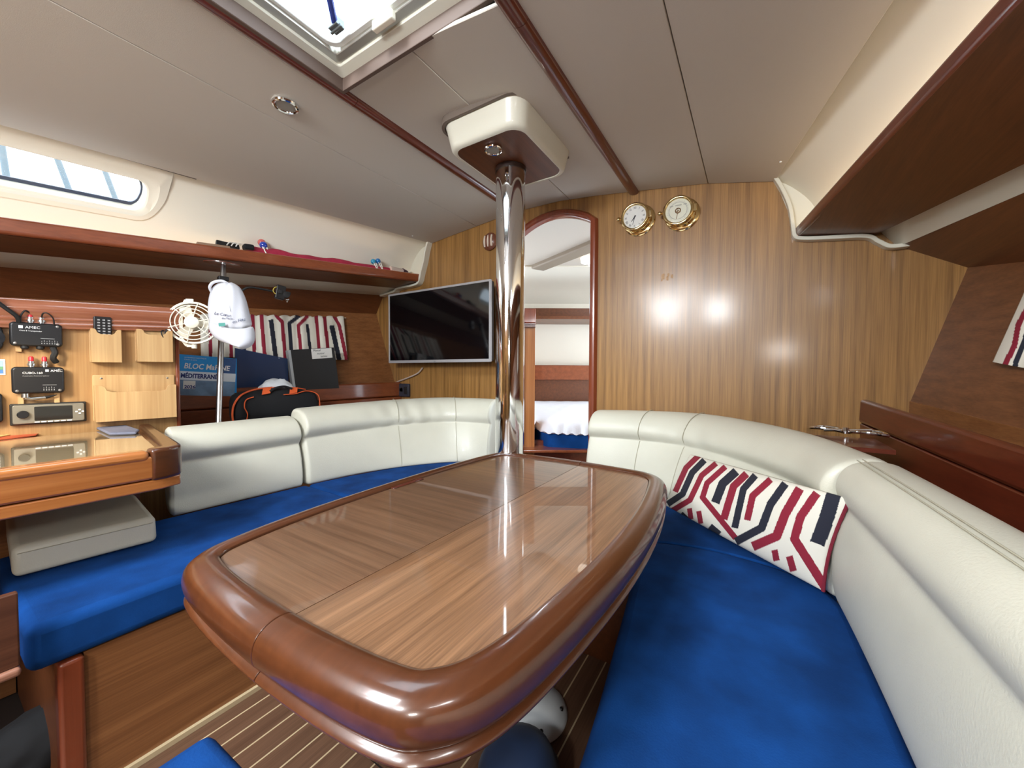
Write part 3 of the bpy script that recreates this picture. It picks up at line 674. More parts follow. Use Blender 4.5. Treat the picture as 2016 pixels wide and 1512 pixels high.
# ------------------------------------------------------------------ television
Tc = [V(atY(u, v, 2.03)) for u, v in ((763, 578), (961, 553), (972, 711), (768, 716))]
x0 = (Tc[0].x+Tc[3].x)/2; x1 = (Tc[1].x+Tc[2].x)/2; z1 = (Tc[0].z+Tc[1].z)/2; z0 = (Tc[2].z+Tc[3].z)/2
TV = thing('television', 'flat screen television with silver bezel on the wooden bulkhead', 'television', ((x0+x1)/2, 2.05, z0))
Mt = frame(((x0+x1)/2, 2.03, (z0+z1)/2), (1, 0, 0), (0, -1, .0)) ; w, h = (x1-x0)/2, (z1-z0)/2
bm = B(); frame_ring(bm, rrect(-w, w, -h, h, .006, 3), rrect(-w+.014, w-.014, -h+.020, h-.014, .002, 3), -.012, .004, Mt); obj('bezel', bm, mat('silver_bezel', (176, 174, 176), .35, .3), TV, bev=.001, seg=1)
bm = B(); bx(bm, -w+.012, w-.012, -h+.018, h-.012, -.004, .001, Mt); obj('screen', bm, mat('screen_glass', (6, 6, 9), .07, spec=.6), TV, smooth=False)
bm = B(); rplate(bm, -w+.004, w-.004, -h+.004, h-.004, .01, -.042, -.010, Mt); obj('back_cover', bm, BLACK, TV, bev=.006)
bm = B(); bx(bm, -.1, .1, -.1, .1, -.13, -.04, Mt); obj('wall_mount', bm, BLACK, TV, bev=.004)
text('LG', .013, Mt @ Matrix.Translation((0, -h+.004, .0042)), mat('bezel_print', (90, 90, 92), .5), TV, 'emblem', align='CENTER')
bm = B(); tube(bm, cr([V(atY(u, v, YB-.015)) for u, v in ((832, 724), (822, 735), (800, 745), (782, 752), (768, 762))], 5), .006, 8); tag(obj('cable', bm, mat('beige_cable', (188, 170, 158), .6), loc=atY(800, 745, YB)), 'pale cable running from the television down to the ledge', 'cable')
q = V(atY(799, 768, YB)); s = thing('power_socket', 'small black double socket on the bulkhead beside the ledge end', 'socket', (q.x, YB-.03, q.z)); Ms = frame((q.x, YB-.024, q.z), (1, 0, 0), (0, -1, 0))
bm = B(); rplate(bm, -.055, .055, -.052, .052, .008, -.022, .0, Ms); obj('plate', bm, mat('slate_plastic', (44, 46, 58), .4), s, bev=.003)
for sx in (-1,):
    bm = B(); lathe(bm, [(.02, 0), (.02, .002), (.015, .002), (.014, -.004)], Ms @ Matrix.Translation((sx*.027, .003, 0)), 20); obj('outlet', bm, BLACK, s)
bm = B(); bx(bm, .006, .046, -.03, .03, 0, .004, Ms); obj('switch', bm, BLACK, s, bev=.002)
# ------------------------------------------------------------------ brass clock and barometer
def instrument(u, v, nm, lab, cat, kind, yaw=22):
    c = V(atY(u, v, YB-.05)); s = thing(nm, lab, cat, (c.x, YB, c.z))
    Mw = frame((c.x+.012, YB, c.z-.004), (1, 0, 0), (0, -1, 0)); R = .070
    bm = B(); lathe(bm, [(.088*.95, 0), (.088*.95, .006), (.078, .010), (.062, .012), (.060, .045), (.068, .048)], Mw, 48); obj('case', bm, BRASS, s, angle=30)
    a = math.radians(yaw); Mf = frame((c.x, YB-.056, c.z+.002), (1, 0, 0), (0, -1, -.0))
    bm = B(); torus(bm, Mf, R*.95, .0075, 48, 10); lathe(bm, [(R*.95, -.012), (R*.95, 0), (R*.86, .002), (R*.84, -.004)], Mf, 48); obj('bezel', bm, BRASS, s, angle=40)
    bm = B(); lathe(bm, [(R*.88, -.006), (R*.88, -.003)], Mf, 48); d = obj('dial', bm, PAPER if kind == 'clock' else mat('dial_cream', (232, 232, 214), .5), s)
    bm = B(); bx(bm, R*.95, R*1.25, -.018, .018, -.012, .002, Mf); h = obj('hinge', bm, BRASS, s, bev=.003)
    bm = B(); tube(bm, [Mf @ Vector((-R*1.0, 0, -.004)), Mf @ Vector((-R*1.22, 0, -.004))], .004, 8); bmesh.ops.create_uvsphere(bm, u_segments=12, v_segments=8, radius=.011, matrix=Matrix.Translation(Mf @ Vector((-R*1.25, 0.004, -.004)))); obj('knob', bm, BRASS, s)
    bm = B()
    if kind == 'clock':
        for k in range(12):
            t = math.radians(30*k); Mk = Mf @ Matrix.Rotation(-t, 4, 'Z') @ Matrix.Translation((0, R*.68, -.0028))
            wd = .0022 if k % 3 else .0034
            num = ['XII', 'I', 'II', 'III', 'IIII', 'V', 'VI', 'VII', 'VIII', 'IX', 'X', 'XI'][k]
            text(num, .017, Mk @ Matrix.Translation((0, -.006, 0)), INK, d, 'numeral', align='CENTER', sx=.7)
        for ang, ln, wd in ((-165+360, .042, .0025), (-164+360+22, .030, .0035)):
            t = math.radians(ang); Mk = Mf @ Matrix.Rotation(-t, 4, 'Z'); hexa(bm, [Mk @ Vector((x, y, -.0022)) for x, y in ((-wd, -.008), (wd, -.008), (wd*.3, ln), (-wd*.3, ln))], [Mk @ Vector((x, y, -.0016)) for x, y in ((-wd, -.008), (wd, -.008), (wd*.3, ln), (-wd*.3, ln))])
        lathe(bm, [(.004, -.0026), (.004, -.001)], Mf, 12)
        obj('hands', bm, INK, s, smooth=False)
    else:
        torus(bm, Mf @ Matrix.Translation((0, 0, -.0028)), R*.60, .0009, 48, 5)
        for k in range(41):
            t = math.radians(-140+7*k); Mk = Mf @ Matrix.Rotation(-t, 4, 'Z'); bx(bm, -.0004, .0004, R*.62, R*(.70 if k % 5 else .76), -.003, -.0024, Mk)
        obj('scale_marks', bm, GREYTXT, d, smooth=False)
        bm = B(); torus(bm, Mf @ Matrix.Translation((0, 0, -.001)), .012, .0022, 24, 6)
        for t in (0, 120, 240):
            Mk = Mf @ Matrix.Rotation(math.radians(t), 4, 'Z'); bx(bm, -.0012, .0012, 0, .012, -.0022, -.0006, Mk)
        Mk = Mf @ Matrix.Rotation(math.radians(170), 4, 'Z'); bx(bm, -.0012, .0012, 0, .040, -.0022, -.0006, Mk)
        obj('pointer', bm, mat('bronze', (120, 84, 40), .3, .8), s, smooth=False)
        text('RAIN    CHANGE    FAIR', .0075, Mf @ Matrix.Translation((0, .024, -.0028)), INK, d, 'lettering', align='CENTER')
    bm = B(); lathe(bm, [(R*.86, -.001), (R*.5, .0015), (.001, .0025)], Mf, 32); obj('glass', bm, CLEAR, s)
instrument(1250, 428, 'ship_clock', 'round brass clock with Roman numerals on the bulkhead, left of the two dials', 'clock', 'clock')
instrument(1335, 416, 'barometer', 'round brass barometer on the bulkhead, right of the two dials', 'barometer', 'baro')
# little shell ornament
c = V(atY(961, 474, YB-.03)); s = thing('shell_ornament', 'small brown and white shell ornament on the bulkhead left of the post', 'ornament', (c.x, YB, c.z)); Mo = frame((c.x, YB-.012, c.z), (1, 0, 0), (0, -1, 0))
bm = B(); lathe(bm, [(.055, -.012), (.060, .0), (.052, .012), (.03, .022), (.001, .026)], Mo, 20); obj('body', bm, mat('brown_shell', (112, 66, 48), .3, coat=.5), s)
for k in range(3):
    bm = B(); P = [Mo @ Vector((-.03+.028*k+.004*math.sin(t*3), -.035+.07*t, .014+.012*math.sin(math.pi*t))) for t in [i/8 for i in range(9)]]; tube(bm, P, .007, 8); obj('white_rib', bm, mat('shell_white', (220, 206, 190), .3), s)
# filler patch on the bulkhead
bm = B(); c = V(atY(1315, 548, YB))
for dx, dz, r in ((-.02, .012, .016), (.0, 0, .012), (.022, .008, .010), (.004, .018, .009), (-.03, -.006, .006)):
    lathe(bm, [(r, 0), (r*.9, .0008), (.001, .001)], frame((c.x+dx, YB, c.z+dz), (1, .3, 0), (0, -1, 0)), 9)
tag(obj('filler_patch', bm, mat('filler', (186, 150, 112), .5), loc=(c.x, YB, c.z)), 'rough pale filler marks on the bare wooden bulkhead', 'wall mark')
# ------------------------------------------------------------------ forward cabin seen through the doorway
FWD = _f.copy(); FWD[2] = 0; FWD /= np.linalg.norm(FWD)
RT = np.array([FWD[1], -FWD[0], 0])
def cab(u, D, z):        # point at image column u, depth D, height z
    d = atD_(u, 730); d = d*D; return Vector((_C[0]+d[0], _C[1]+d[1], z))
def dz(v, D): return CAM_H-(v-730.5)/FPX*D
CW = thing('wall_forward_cabin', None, None, cab(1100, 4.2, 0)); struct(CW); CW.name = 'wall_cabin'
U0, U1 = 930, 1420
def cslab(nm, D0, D1, z0, z1, m, par, u0=U0, u1=U1, b=0):
    bm = B(); hexa(bm, [cab(u0, D0, z0), cab(u1, D0, z0), cab(u1*1.0, D1, z0), cab(u0, D1, z0)], [cab(u0, D0, z1), cab(u1, D0, z1), cab(u1, D1, z1), cab(u0, D1, z1)])
    return obj(nm, bm, m, par, bev=b, smooth=bool(b))
cslab('liner_panel', 4.22, 4.26, .3, 2.3, LINER, CW)
bm = B(); rr = []
for u in (U0, U1):
    L = [cab(u, 4.2, dz(606, 4.2)), cab(u, 4.2, dz(596, 4.2)), cab(u, 4.12, dz(578, 4.12)), cab(u, 4.0, dz(560, 4.0)), cab(u, 3.8, dz(546, 3.8)), cab(u, 3.5, 1.975), cab(u, 3.5, 2.0), cab(u, 4.25, 2.0), cab(u, 4.25, dz(606, 4.2))]
    rr.append(L)
loft(bm, rr); obj('cove', bm, LINER, CW)
cslab('shelf_lip', 3.80, 4.22, dz(627, 3.85), dz(627, 3.85)+.03, VEN_SH, CW)
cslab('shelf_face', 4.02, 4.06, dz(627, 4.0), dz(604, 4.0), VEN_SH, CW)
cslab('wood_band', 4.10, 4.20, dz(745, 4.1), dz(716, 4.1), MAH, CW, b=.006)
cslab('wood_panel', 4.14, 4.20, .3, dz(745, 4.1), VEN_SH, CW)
bm = B(); bx(bm, -3.2, 1.2, YB+.03, 4.8, 1.985, 1.998)
bm.free(); bm = B(); bx(bm, -3.2, -1.28, YB+.03, 4.8, 1.985, 2.0); bx(bm, -.72, 1.0, YB+.03, 4.8, 1.985, 2.0); bx(bm, -1.28, -.72, YB+.03, 3.27, 1.985, 2.0); bx(bm, -1.28, -.72, 3.83, 4.8, 1.985, 2.0)
struct(obj('ceiling_forward', bm, CEIL, smooth=False)).name = 'ceiling_cabin'
# sloping beam, cabin lamp
bm = B(); q0, q1 = V(atZ(1058, 532, 1.95)), V(atZ(1175, 486, 1.95)); dd = (q1-q0).normalized(); q1 = q1+dd*.5; pp = Vector((-dd.y, dd.x, 0))*.07
hexa(bm, [q0-pp, q1-pp, q1+pp, q0+pp], [p+Vector((0, 0, .05)) for p in (q0-pp, q1-pp, q1+pp, q0+pp)]); struct(obj('trim_9', bm, mat('beam_taupe', (140, 128, 112), .6), bev=.01))
q = V(atZ(1156, 519, 1.93)); s = thing('cabin_lamp', 'small lit lamp on the forward cabin ceiling, seen through the doorway', 'lamp', q)
bm = B(); hexa(bm, [q+Vector(v) for v in ((-.045, -.03, 0), (.045, -.03, 0), (.035, .03, 0), (-.035, .03, 0))], [q+Vector(v) for v in ((-.05, -.035, .05), (.05, -.035, .05), (.045, .035, .05), (-.045, .035, .05))]); obj('shade', bm, mat('lit_shade', (255, 250, 240), .4, emit=(255, 244, 225), es=1.6), s, bev=.008)
# wardrobe edge inside the doorway, left
WD = thing('wardrobe', 'narrow wooden wardrobe edge just inside the doorway, behind the steel post', 'wardrobe', cab(1020, 2.7, 0))
cslab('door', 2.62, 2.9, dz(905, 2.62), dz(642, 2.62), VEN_NAV if False else wood('wardrobe_veneer', (140, 84, 42), (172, 112, 62), 'Z', 1, .35, .3), WD, u0=1004, u1=1053)
cslab('moulding', 2.58, 2.9, dz(634, 2.6), dz(606, 2.6), MAHZ, WD, u0=1004, u1=1054, b=.006)
for k in range(3): cslab('bead', 2.595, 2.9, dz(642-3*k, 2.6), dz(640-3*k, 2.6), MAHD, WD, u0=1004, u1=1053)
# berth
BD = thing('berth', 'dark wooden berth front with a ledge below the blue mattress', 'bed', cab(1100, 2.6, 0))
cslab('front_board', 2.68, 2.72, .0, dz(868, 2.62), MAHD, BD, u0=1000, u1=1330)
cslab('ledge', 2.52, 2.72, dz(890, 2.52), dz(890, 2.52)+.02, MAH, BD, u0=1000, u1=1330, b=.005)
bm = B(); g = []
def berthz(u, D):
    t = (D-2.62)/(4.1-2.62); return .600+.11*min(1, t*2.2)**.6+.02*math.sin(u*.05)*0
us = [1040+i*8 for i in range(34)]
bowl = lambda u: 2.62+.55*max(0, (1085-u)/45.)**2 if u < 1085 else 2.62-.05*min(1, (u-1085)/60)
lo = [cab(u, bowl(u), dz(886, 2.62)) for u in us]; top_ = [cab(u, bowl(u), .600) for u in us]
hexa(bm, lo+[cab(us[-1], 4.1, .43), cab(us[0], 4.1, .43)], top_+[cab(us[-1], 4.1, .66), cab(us[0], 4.1, .66)])
MT = tag(obj('mattress', bm, BLUE, loc=cab(1100, 2.9, .43), bev=.01), 'blue mattress on the berth beyond the doorway', 'mattress')
bm = B(); NU, ND = 67, 20; G = []
for i in range(NU):
    u = 1040+i*4; row = []
    for j in range(ND):
        t = j/(ND-1); D = bowl(u)-.02+(4.08-bowl(u))*t; z = .632+.085*min(1, t*1.8)**.7+.006*math.sin(u*.21+t*9)*math.sin(t*25)
        if j == 0: z -= .025+.007*math.sin(u*.35)
        row.append(cab(u, D, z))
    G.append(row)
for i in range(NU): G[i] = [cab(1040+i*4, bowl(1040+i*4)+.0, .601)]+G[i]+[cab(1040+i*4, 4.08, .60)]
loft(bm, G, closed=False); tag(obj('mattress_topper', bm, mat('white_quilt', (222, 226, 236), .8, bump=.5, bscale=60), loc=cab(1100, 3, .6), solid=.0), 'white quilted mattress topper lying on the blue mattress', 'mattress topper')
# ------------------------------------------------------------------ chart table and instrument panel
TN = math.tan(math.radians(6)); nv = Vector((math.cos(math.radians(6)), -math.sin(math.radians(6)), 0)); fw = Vector((math.sin(math.radians(6)), math.cos(math.radians(6)), 0))
NP = Vector((-2.18, .654, 0)); MN = frame(NP, fw, nv)     # x forward along the panel, y up, z to the room
def nav(u, v, off=0.):
    p = V(atP(u, v, NP+nv*off, nv)); d = p-NP; return d.dot(fw), p.z
NB = thing('instrument_panel', 'light wooden instrument panel with a thick reddish top moulding above the chart table', 'panel', (-2.2, .3, .8))
bm = B(); bx(bm, -1.7, 0, .0, 1.21, -.30, 0, MN); obj('face_board', bm, VEN_NAV, NB, smooth=False)
bm = B(); prof = [(-.30, 1.30), (.012, 1.30), (.026, 1.292), (.034, 1.275), (.034, 1.25), (.024, 1.238), (.024, 1.232), (.030, 1.226), (.024, 1.220), (.024, 1.216), (.028, 1.208), (.020, 1.200), (.020, 1.196), (.004, 1.192), (-.30, 1.192)]
slope = .03/.47
loft(bm, [[MN @ Vector((x, b+slope*x*.9, a)) for a, b in prof] for x in (-1.7, .006)]); obj('top_moulding', bm, wood('rosy_moulding', (132, 76, 54), (156, 98, 72), 'Y', .5, .25, .8, .08, .8), NB, angle=50)
bm = B(); bx(bm, -.004, .010, .60, 1.195, -.30, .008, MN); obj('end_moulding', bm, MAHZ, NB, bev=.004)
# chart table
CT = thing('chart_table', 'chart table with a pale glossy top and an orange wooden front', 'table', (-1.8, .0, .68))
top = [(-1.475, -.9), (-1.475, .440), (-1.50, .452), (-2.17, .555), (-2.17, -.9)]
def poly(bm, pts, z0, z1): hexa(bm, [(a, b, z0) for a, b in pts], [(a, b, z1) for a, b in pts])
bm = B(); poly(bm, [(-1.448, -.9), (-1.448, .395), (-1.470, .448), (-1.50, .456), (-2.17, .556), (-2.17, -.9)], .710, .776); obj('body', bm, ORANGEW, CT, bev=.006)
bm = B(); poly(bm, [(-1.452, -.9), (-1.452, .395), (-1.473, .446), (-1.50, .452), (-2.17, .55), (-2.17, -.9)], .676, .707); obj('lower_rail', bm, ORANGEW, CT, bev=.004)
bm = B(); poly(bm, [(-1.49, -.9), (-1.49, .40), (-2.15, .50), (-2.15, -.9)], .770, .785); obj('top_sheet', bm, mat('glossy_chart_top', (178, 156, 118), .06, coat=1, coat_rough=.02, noise=.06, nscale=3), CT, smooth=False)
bm = B(); poly(bm, [(-1.444, -.9), (-1.444, .37), (-1.492, .37), (-1.492, -.9)], .764, .794); obj('front_rail', bm, ORANGEW, CT, bev=.012, seg=4)
bm = B(); poly(bm, [(-1.444, .372), (-1.447, .41), (-1.466, .446), (-1.50, .458), (-2.165, .558), (-2.165, .520), (-1.505, .408), (-1.492, .40), (-1.492, .372)], .705, .797); obj('end_rail', bm, RIM, CT, bev=.010, seg=4)
bm = B(); bx(bm, -2.15, -1.92, .44, .46, .46, .68); bx(bm, -2.2, -2.18, -.9, .44, .3, .68); obj('support_panel', bm, VEN_SH, CT, smooth=False)
# items on the panel
def navbox(nm, u0, v0, u1, v1, dep, m, parent, r=.006, off=0.0, bev=.003):
    a = nav(u0, v0, dep); b = nav(u1, v1, dep); xs = sorted((a[0], b[0])); ys = sorted((a[1], b[1]))
    bm = B(); rplate(bm, xs[0], xs[1], ys[0], ys[1], r, off, dep, MN, 4); return obj(nm, bm, m, parent, bev=bev), (xs[0], xs[1], ys[0], ys[1])
def mount_pt(u, v, off): a = nav(u, v, off); return MN @ Vector((a[0], a[1], off))
for (u0, v0, u1, v1, lab, up) in ((17, 632, 124, 684, 'black plastic junction box with a red and a silver connector on top, upper of two', 1), (21, 722, 128, 773, 'black plastic splitter box with two red-capped connectors on top, lower of two', 0)):
    t = thing('antenna_box', lab, 'device', mount_pt((u0+u1)/2, (v0+v1)/2, .0))
    o, (xa, xb, ya, yb) = navbox('housing', u0, v0, u1, v1, .034, BLACK, t, r=.012, bev=.006, off=.012)
    bm = B(); bx(bm, xa+.012, xa+.026, ya-.055 if not up else ya-.02, yb+.0, .0005, .012, MN); obj('mounting_strip', bm, POCK, t, bev=.001); bm = B(); bx(bm, xb-.026, xb-.012, ya-.055 if not up else ya-.02, yb, .0005, .012, MN); obj('mounting_strip', bm, POCK, t, bev=.001)
    w_, h_ = xb-xa, yb-ya; zz = .0345
    if up:
        text('■ AMEC', .013, MN @ Matrix.Translation((xa+.16*w_, yb-.022, zz)), WTXT, t); text('Class B Transponder', .006, MN @ Matrix.Translation((xa+.18*w_, yb-.032, zz)), WTXT, t)
    else:
        text('■ AMEC', .011, MN @ Matrix.Translation((xa+.62*w_, yb-.017, zz)), WTXT, t); text('CUBO-160', .010, MN @ Matrix.Translation((xa+.20*w_, yb-.025, zz)), WTXT, t); text('Automatic Antenna Splitter', .0055, MN @ Matrix.Translation((xa+.20*w_, yb-.034, zz)), GREYTXT, t)
    bm = B()
    for k in range(7 if up else 5): bx(bm, xa+(.58+.05*k)*w_, xa+(.60+.05*k)*w_, ya+.010, ya+.014, .034, .0345, MN); bx(bm, xa+(.585+.05*k)*w_, xa+(.595+.05*k)*w_, ya+.017, ya+.021+.003*(k % 2), .034, .0345, MN)
    bx(bm, xa+.57*w_, xa+.84*w_, ya+.029, ya+.0305, .034, .0345, MN)
    obj('indicator_marks', bm, GREYTXT, t, smooth=False)
    for (cx, cy) in ((xa+.012, ya+.010), (xb-.012, ya+.010), (xb-.012, yb-.010)):
        bm = B(); lathe(bm, [(.004, .034), (.004, .0352), (.002, .0355)], MN @ Matrix.Translation((cx, cy, 0)), 12); obj('screw', bm, STEEL, t)
    for f, cap in (((.39, 1), (.60, 0)) if up else ((.37, 1), (.62, 1))):
        x = xa+f*w_; Mc = MN @ Matrix.Translation((x, yb-.002, .022)) @ Matrix.Rotation(-math.pi/2, 4, 'X')
        bm = B(); lathe(bm, [(.007, 0), (.007, .006), (.010, .007), (.010, .014), (.0075, .015), (.0075, .022), (.005, .024)], Mc, 14); c = obj('connector', bm, STEEL, t)
        if cap: bm = B(); lathe(bm, [(.0065, .022), (.0065, .036), (.004, .040)], Mc, 14); obj('red_cap', bm, RED, c)
    if up:
        P = lambda *a: [MN @ Vector((xa+f*w_, yb+g, h)) for f, g, h in a]
        bm = B(); tube(bm, cr(P((.20, 0, .025), (.22, .022, .035), (.30, .040, .040), (.38, .034, .03)), 6), .0025, 8); tube(bm, cr(P((.60, .018, .025), (.63, .035, .04), (.72, .036, .045), (.82, .02, .04), (.84, -.004, .034)), 6), .0022, 8)
        tube(bm, cr(P((-.35, .085, .06), (-.10, .05, .05), (.14, .018, .04), (.18, -.002, .03)), 6), .0065, 8); obj('cable', bm, RUBBER, t)
        bm = B()
        for f in (.27, .56): lathe(bm, [(.010, 0), (.010, .008), (.006, .012)], MN @ Matrix.Translation((xa+f*w_, ya+.001, .022)) @ Matrix.Rotation(math.pi/2, 4, 'X'), 12)
        tube(bm, cr(P((.80, -h_, .02), (.84, -h_-.02, .03), (.80, -h_-.04, .03), (.86, -h_-.055, .02)), 5), .009, 8); obj('gland', bm, RUBBER, t)
    else:
        bm = B(); P = lambda *a: [MN @ Vector((xa+f*w_, ya+g, h)) for f, g, h in a]
        tube(bm, P((.24, 0, .022), (.24, -.014, .022)), .010, 10); tube(bm, P((.24, -.014, .022), (.34, -.020, .022), (.62, -.016, .022)), .008, 10, .005); obj('elbow_plug', bm, STEEL, t)
        bm = B(); tube(bm, P((.62, -.016, .022), (.84, -.008, .022)), .006, 10, .001); obj('gland', bm, RUBBER, t)
# car radio
t = thing('radio', 'slim silver and black radio unit with a round knob under the two black boxes', 'radio', mount_pt(95, 812, 0))
o, (xa, xb, ya, yb) = navbox('surround', 18, 796, 171, 829, .014, mat('gunmetal', (64, 62, 58), .35, .5), t, r=.004)
w_, h_ = xb-xa, yb-ya
bm = B(); rplate(bm, xa+.006, xb-.006, ya+.005, yb-.005, .006, .013, .020, MN); obj('faceplate', bm, mat('faceplate', (150, 144, 128), .3, .4), t, bev=.002)
bm = B(); rplate(bm, xa+.30*w_, xb-.20*w_, ya+.014, yb-.012, .003, .019, .0212, MN); obj('display', bm, mat('display_glass', (40, 38, 34), .08), t)
bm = B(); lathe(bm, [(.014, .018), (.014, .028), (.012, .031), (.001, .031)], MN @ Matrix.Translation((xa+.16*w_, ya+h_*.5, 0)), 24); obj('knob', bm, BLACK, t, angle=40)
for k in range(6): bm = B(); bx(bm, xa+(.30+.085*k)*w_, xa+(.365+.085*k)*w_, ya+.007, ya+.0105, .019, .0222, MN); obj('button', bm, WTXT, t)
for dx, dy in ((0, .007), (0, -.007), (-.008, 0), (.008, 0)):
    bm = B(); box(bm, (xb-.10*w_+dx, ya+h_*.52+dy, .0215), (.006, .005, .003), MN); obj('button', bm, WTXT, t)
# wooden pockets
def pocket(u0, v0, u1, v1, lab, dep, lip, bv, backv):
    """front box u0..u1, v0 (top)..v1 (bottom), back board up to backv"""
    a = nav(u0, v1, dep); b = nav(u1, v0, dep); x0, x1 = a[0], b[0]; y0, y1 = a[1], b[1]; yt = nav(u0, backv, .004)[1]
    t = thing('wooden_pocket', lab, 'holder', MN @ Vector(((x0+x1)/2, y0, .0)))
    bm = B(); rplate(bm, x0-.002, x1+.002, y0, yt, .006, .0008, .008, MN); obj('back_board', bm, POCK, t, bev=.001)
    w_ = x1-x0; s = min(.022, w_*.14)
    pts = [(x0, y0), (x1, y0), (x1, y1), (x1-s*.9, y1), (x1-s*1.3, y1-.006), (x1-s*1.5, y1-lip+.006), (x1-s*2.2, y1-lip), (x0+s*2.2, y1-lip), (x0+s*1.5, y1-lip+.006), (x0+s*1.3, y1-.006), (x0+s*.9, y1), (x0, y1)]
    bm = B(); prism(bm, [MN @ Vector((p, q, dep-.007)) for p, q in pts], nv*.007); obj('front_board', bm, POCK, t, bev=.001, seg=1)
    bm = B(); bx(bm, x0, x0+.007, y0, y1, .008, dep-.007, MN); bx(bm, x1-.007, x1, y0, y1, .008, dep-.007, MN); bx(bm, x0, x1, y0, y0+.007, .008, dep-.007, MN); obj('side_board', bm, POCK, t)
    for xx in (x0+.022, x1-.022):
        bm = B(); lathe(bm, [(.0035, .008), (.0035, .0095), (.002, .010)], MN @ Matrix.Translation((xx, yt-.014, 0)), 12); obj('screw', bm, STEEL, t)
    return x0, x1, y0, y1
ra = pocket(180, 650, 239, 713, 'small pale wooden wall pocket with a remote control in it', .042, .020, 0, 640)
rb = pocket(271, 652, 340, 712, 'small pale wooden wall pocket with sunglasses in it', .042, .020, 0, 642)
rc = pocket(188, 757, 347, 832, 'wide pale wooden wall pocket, empty, just above the chart table', .050, .026, 0, 738)
t = thing('remote_control', 'black remote control standing in the left small wooden pocket', 'remote control', MN @ Vector((ra[0], ra[3], .02)))
a0 = nav(183, 622, .025); a1 = nav(216, 660, .025)
bm = B(); rplate(bm, a0[0], a1[0]+.006, a1[1]-.06, a0[1], .006, .017, .032, MN); obj('body', bm, BLACK, t, bev=.003)
for i in range(3):
    for j in range(6): bm = B(); box(bm, (a0[0]+.014+i*.014, a0[1]-.014-j*.011, .033), (.007, .005, .003), MN); obj('button', bm, GREYTXT, t, smooth=False)
t = thing('sunglasses', 'folded black sunglasses standing in the right small wooden pocket', 'sunglasses', MN @ Vector((rb[1]-.02, rb[3], .02)))
bm = B(); c = nav(324, 658, .028); torus(bm, MN @ Matrix.Translation((c[0], c[1]-.004, .028)) @ Matrix.Rotation(.3, 4, 'Z') @ Matrix.Rotation(.9, 4, 'Y'), .017, .0025, 20, 6, 1, 1.2); obj('lens_rim', bm, BLACK, t)
bm = B(); tube(bm, [MN @ Vector((c[0]+.006, c[1]+.022, .03)), MN @ Vector((c[0]+.002, c[1]-.02, .032)), MN @ Vector((c[0]-.006, c[1]-.034, .03))], .003, 8); obj('temple', bm, BLACK, t)
bm = B(); tube(bm, [MN @ Vector((c[0]-.001, c[1]+.012, .034)), MN @ Vector((c[0]-.006, c[1]-.014, .035))], .0022, 6); obj('metal_hinge', bm, STEEL, t)
# left edge of the view
t = thing('gauge', 'black round-cornered gauge cut by the left edge of the view', 'gauge', mount_pt(-8, 660, 0)); navbox('housing', -40, 638, 7, 690, .03, BLACK, t, r=.02, bev=.006)
bm = B(); a = nav(-18, 664, .031); lathe(bm, [(.03, .03), (.03, .0315), (.027, .033)], MN @ Matrix.Translation((a[0], a[1], 0)), 24); obj('dial', bm, mat('dial_dark', (40, 42, 46), .2), t)
t = thing('postcard', 'small white-bordered landscape postcard pinned at the left edge of the view', 'postcard', mount_pt(4, 723, 0)); _, q4 = navbox('card', -24, 707, 11, 738, .002, PAPER, t, r=.001, bev=0)
for nm_, c0, c1, y0_, y1_ in (('picture_sky', (150, 190, 220), 0, .52, 1.), ('picture_hills', (96, 150, 110), 0, .28, .55), ('picture_water', (70, 120, 180), 0, .0, .3)):
    bm = B(); hh = q4[3]-q4[2]-.010; bx(bm, q4[0]+.005, q4[1]-.005, q4[2]+.005+hh*y0_, q4[2]+.005+hh*y1_, .002, .0024+.0001*len(nm_), MN); obj(nm_, bm, mat(nm_, c0, .5), t, smooth=False)
t = thing('radio_handset', 'black radio handset with pale keys at the left edge above the chart table', 'handset', mount_pt(-4, 800, 0)); _, q4 = navbox('body', -34, 775, 6, 832, .028, BLACK, t, r=.01, bev=.005)
for j in range(4): bm = B(); bx(bm, q4[1]-.018, q4[1]-.008, q4[2]+.012+j*.010, q4[2]+.018+j*.010, .027, .030, MN); obj('key', bm, GREYTXT, t, smooth=False)
# on the chart table
def zslab(nm, px, z, th, m, parent, bev=0): bm = B(); prism(bm, [V(atZ(u, v, z)) for u, v in px], (0, 0, th)); return obj(nm, bm, m, parent, bev=bev)
def zthing(nm, px, z, th, m, lab, cat, bev=0):
    bm = B(); P = [V(atZ(u, v, z)) for u, v in px]; c = sum(P, Vector())/len(P); prism(bm, P, (0, 0, th)); return tag(obj(nm, bm, m, loc=c, bev=bev), lab, cat)
zthing('cloth_pad', [(190, 846), (205, 838), (240, 838), (275, 850), (268, 856), (215, 858)], .786, .010, mat('grey_cloth', (116, 118, 134), .9, noise=.1, nscale=60), 'small folded grey cloth on the chart table in front of the wide wooden pocket', 'cloth', .005)
zthing('red_folder', [(-10, 862), (62, 852), (76, 854), (70, 858), (-10, 868)], .786, .003, mat('red_card', (190, 84, 50), .5), 'thin red folder lying at the back of the chart table', 'folder')
zthing('yellow_envelope', [(-10, 855), (22, 850), (36, 851), (20, 857), (-10, 862)], .790, .003, mat('yellow_paper', (226, 204, 130), .6), 'pale yellow paper lying on the red folder', 'paper')
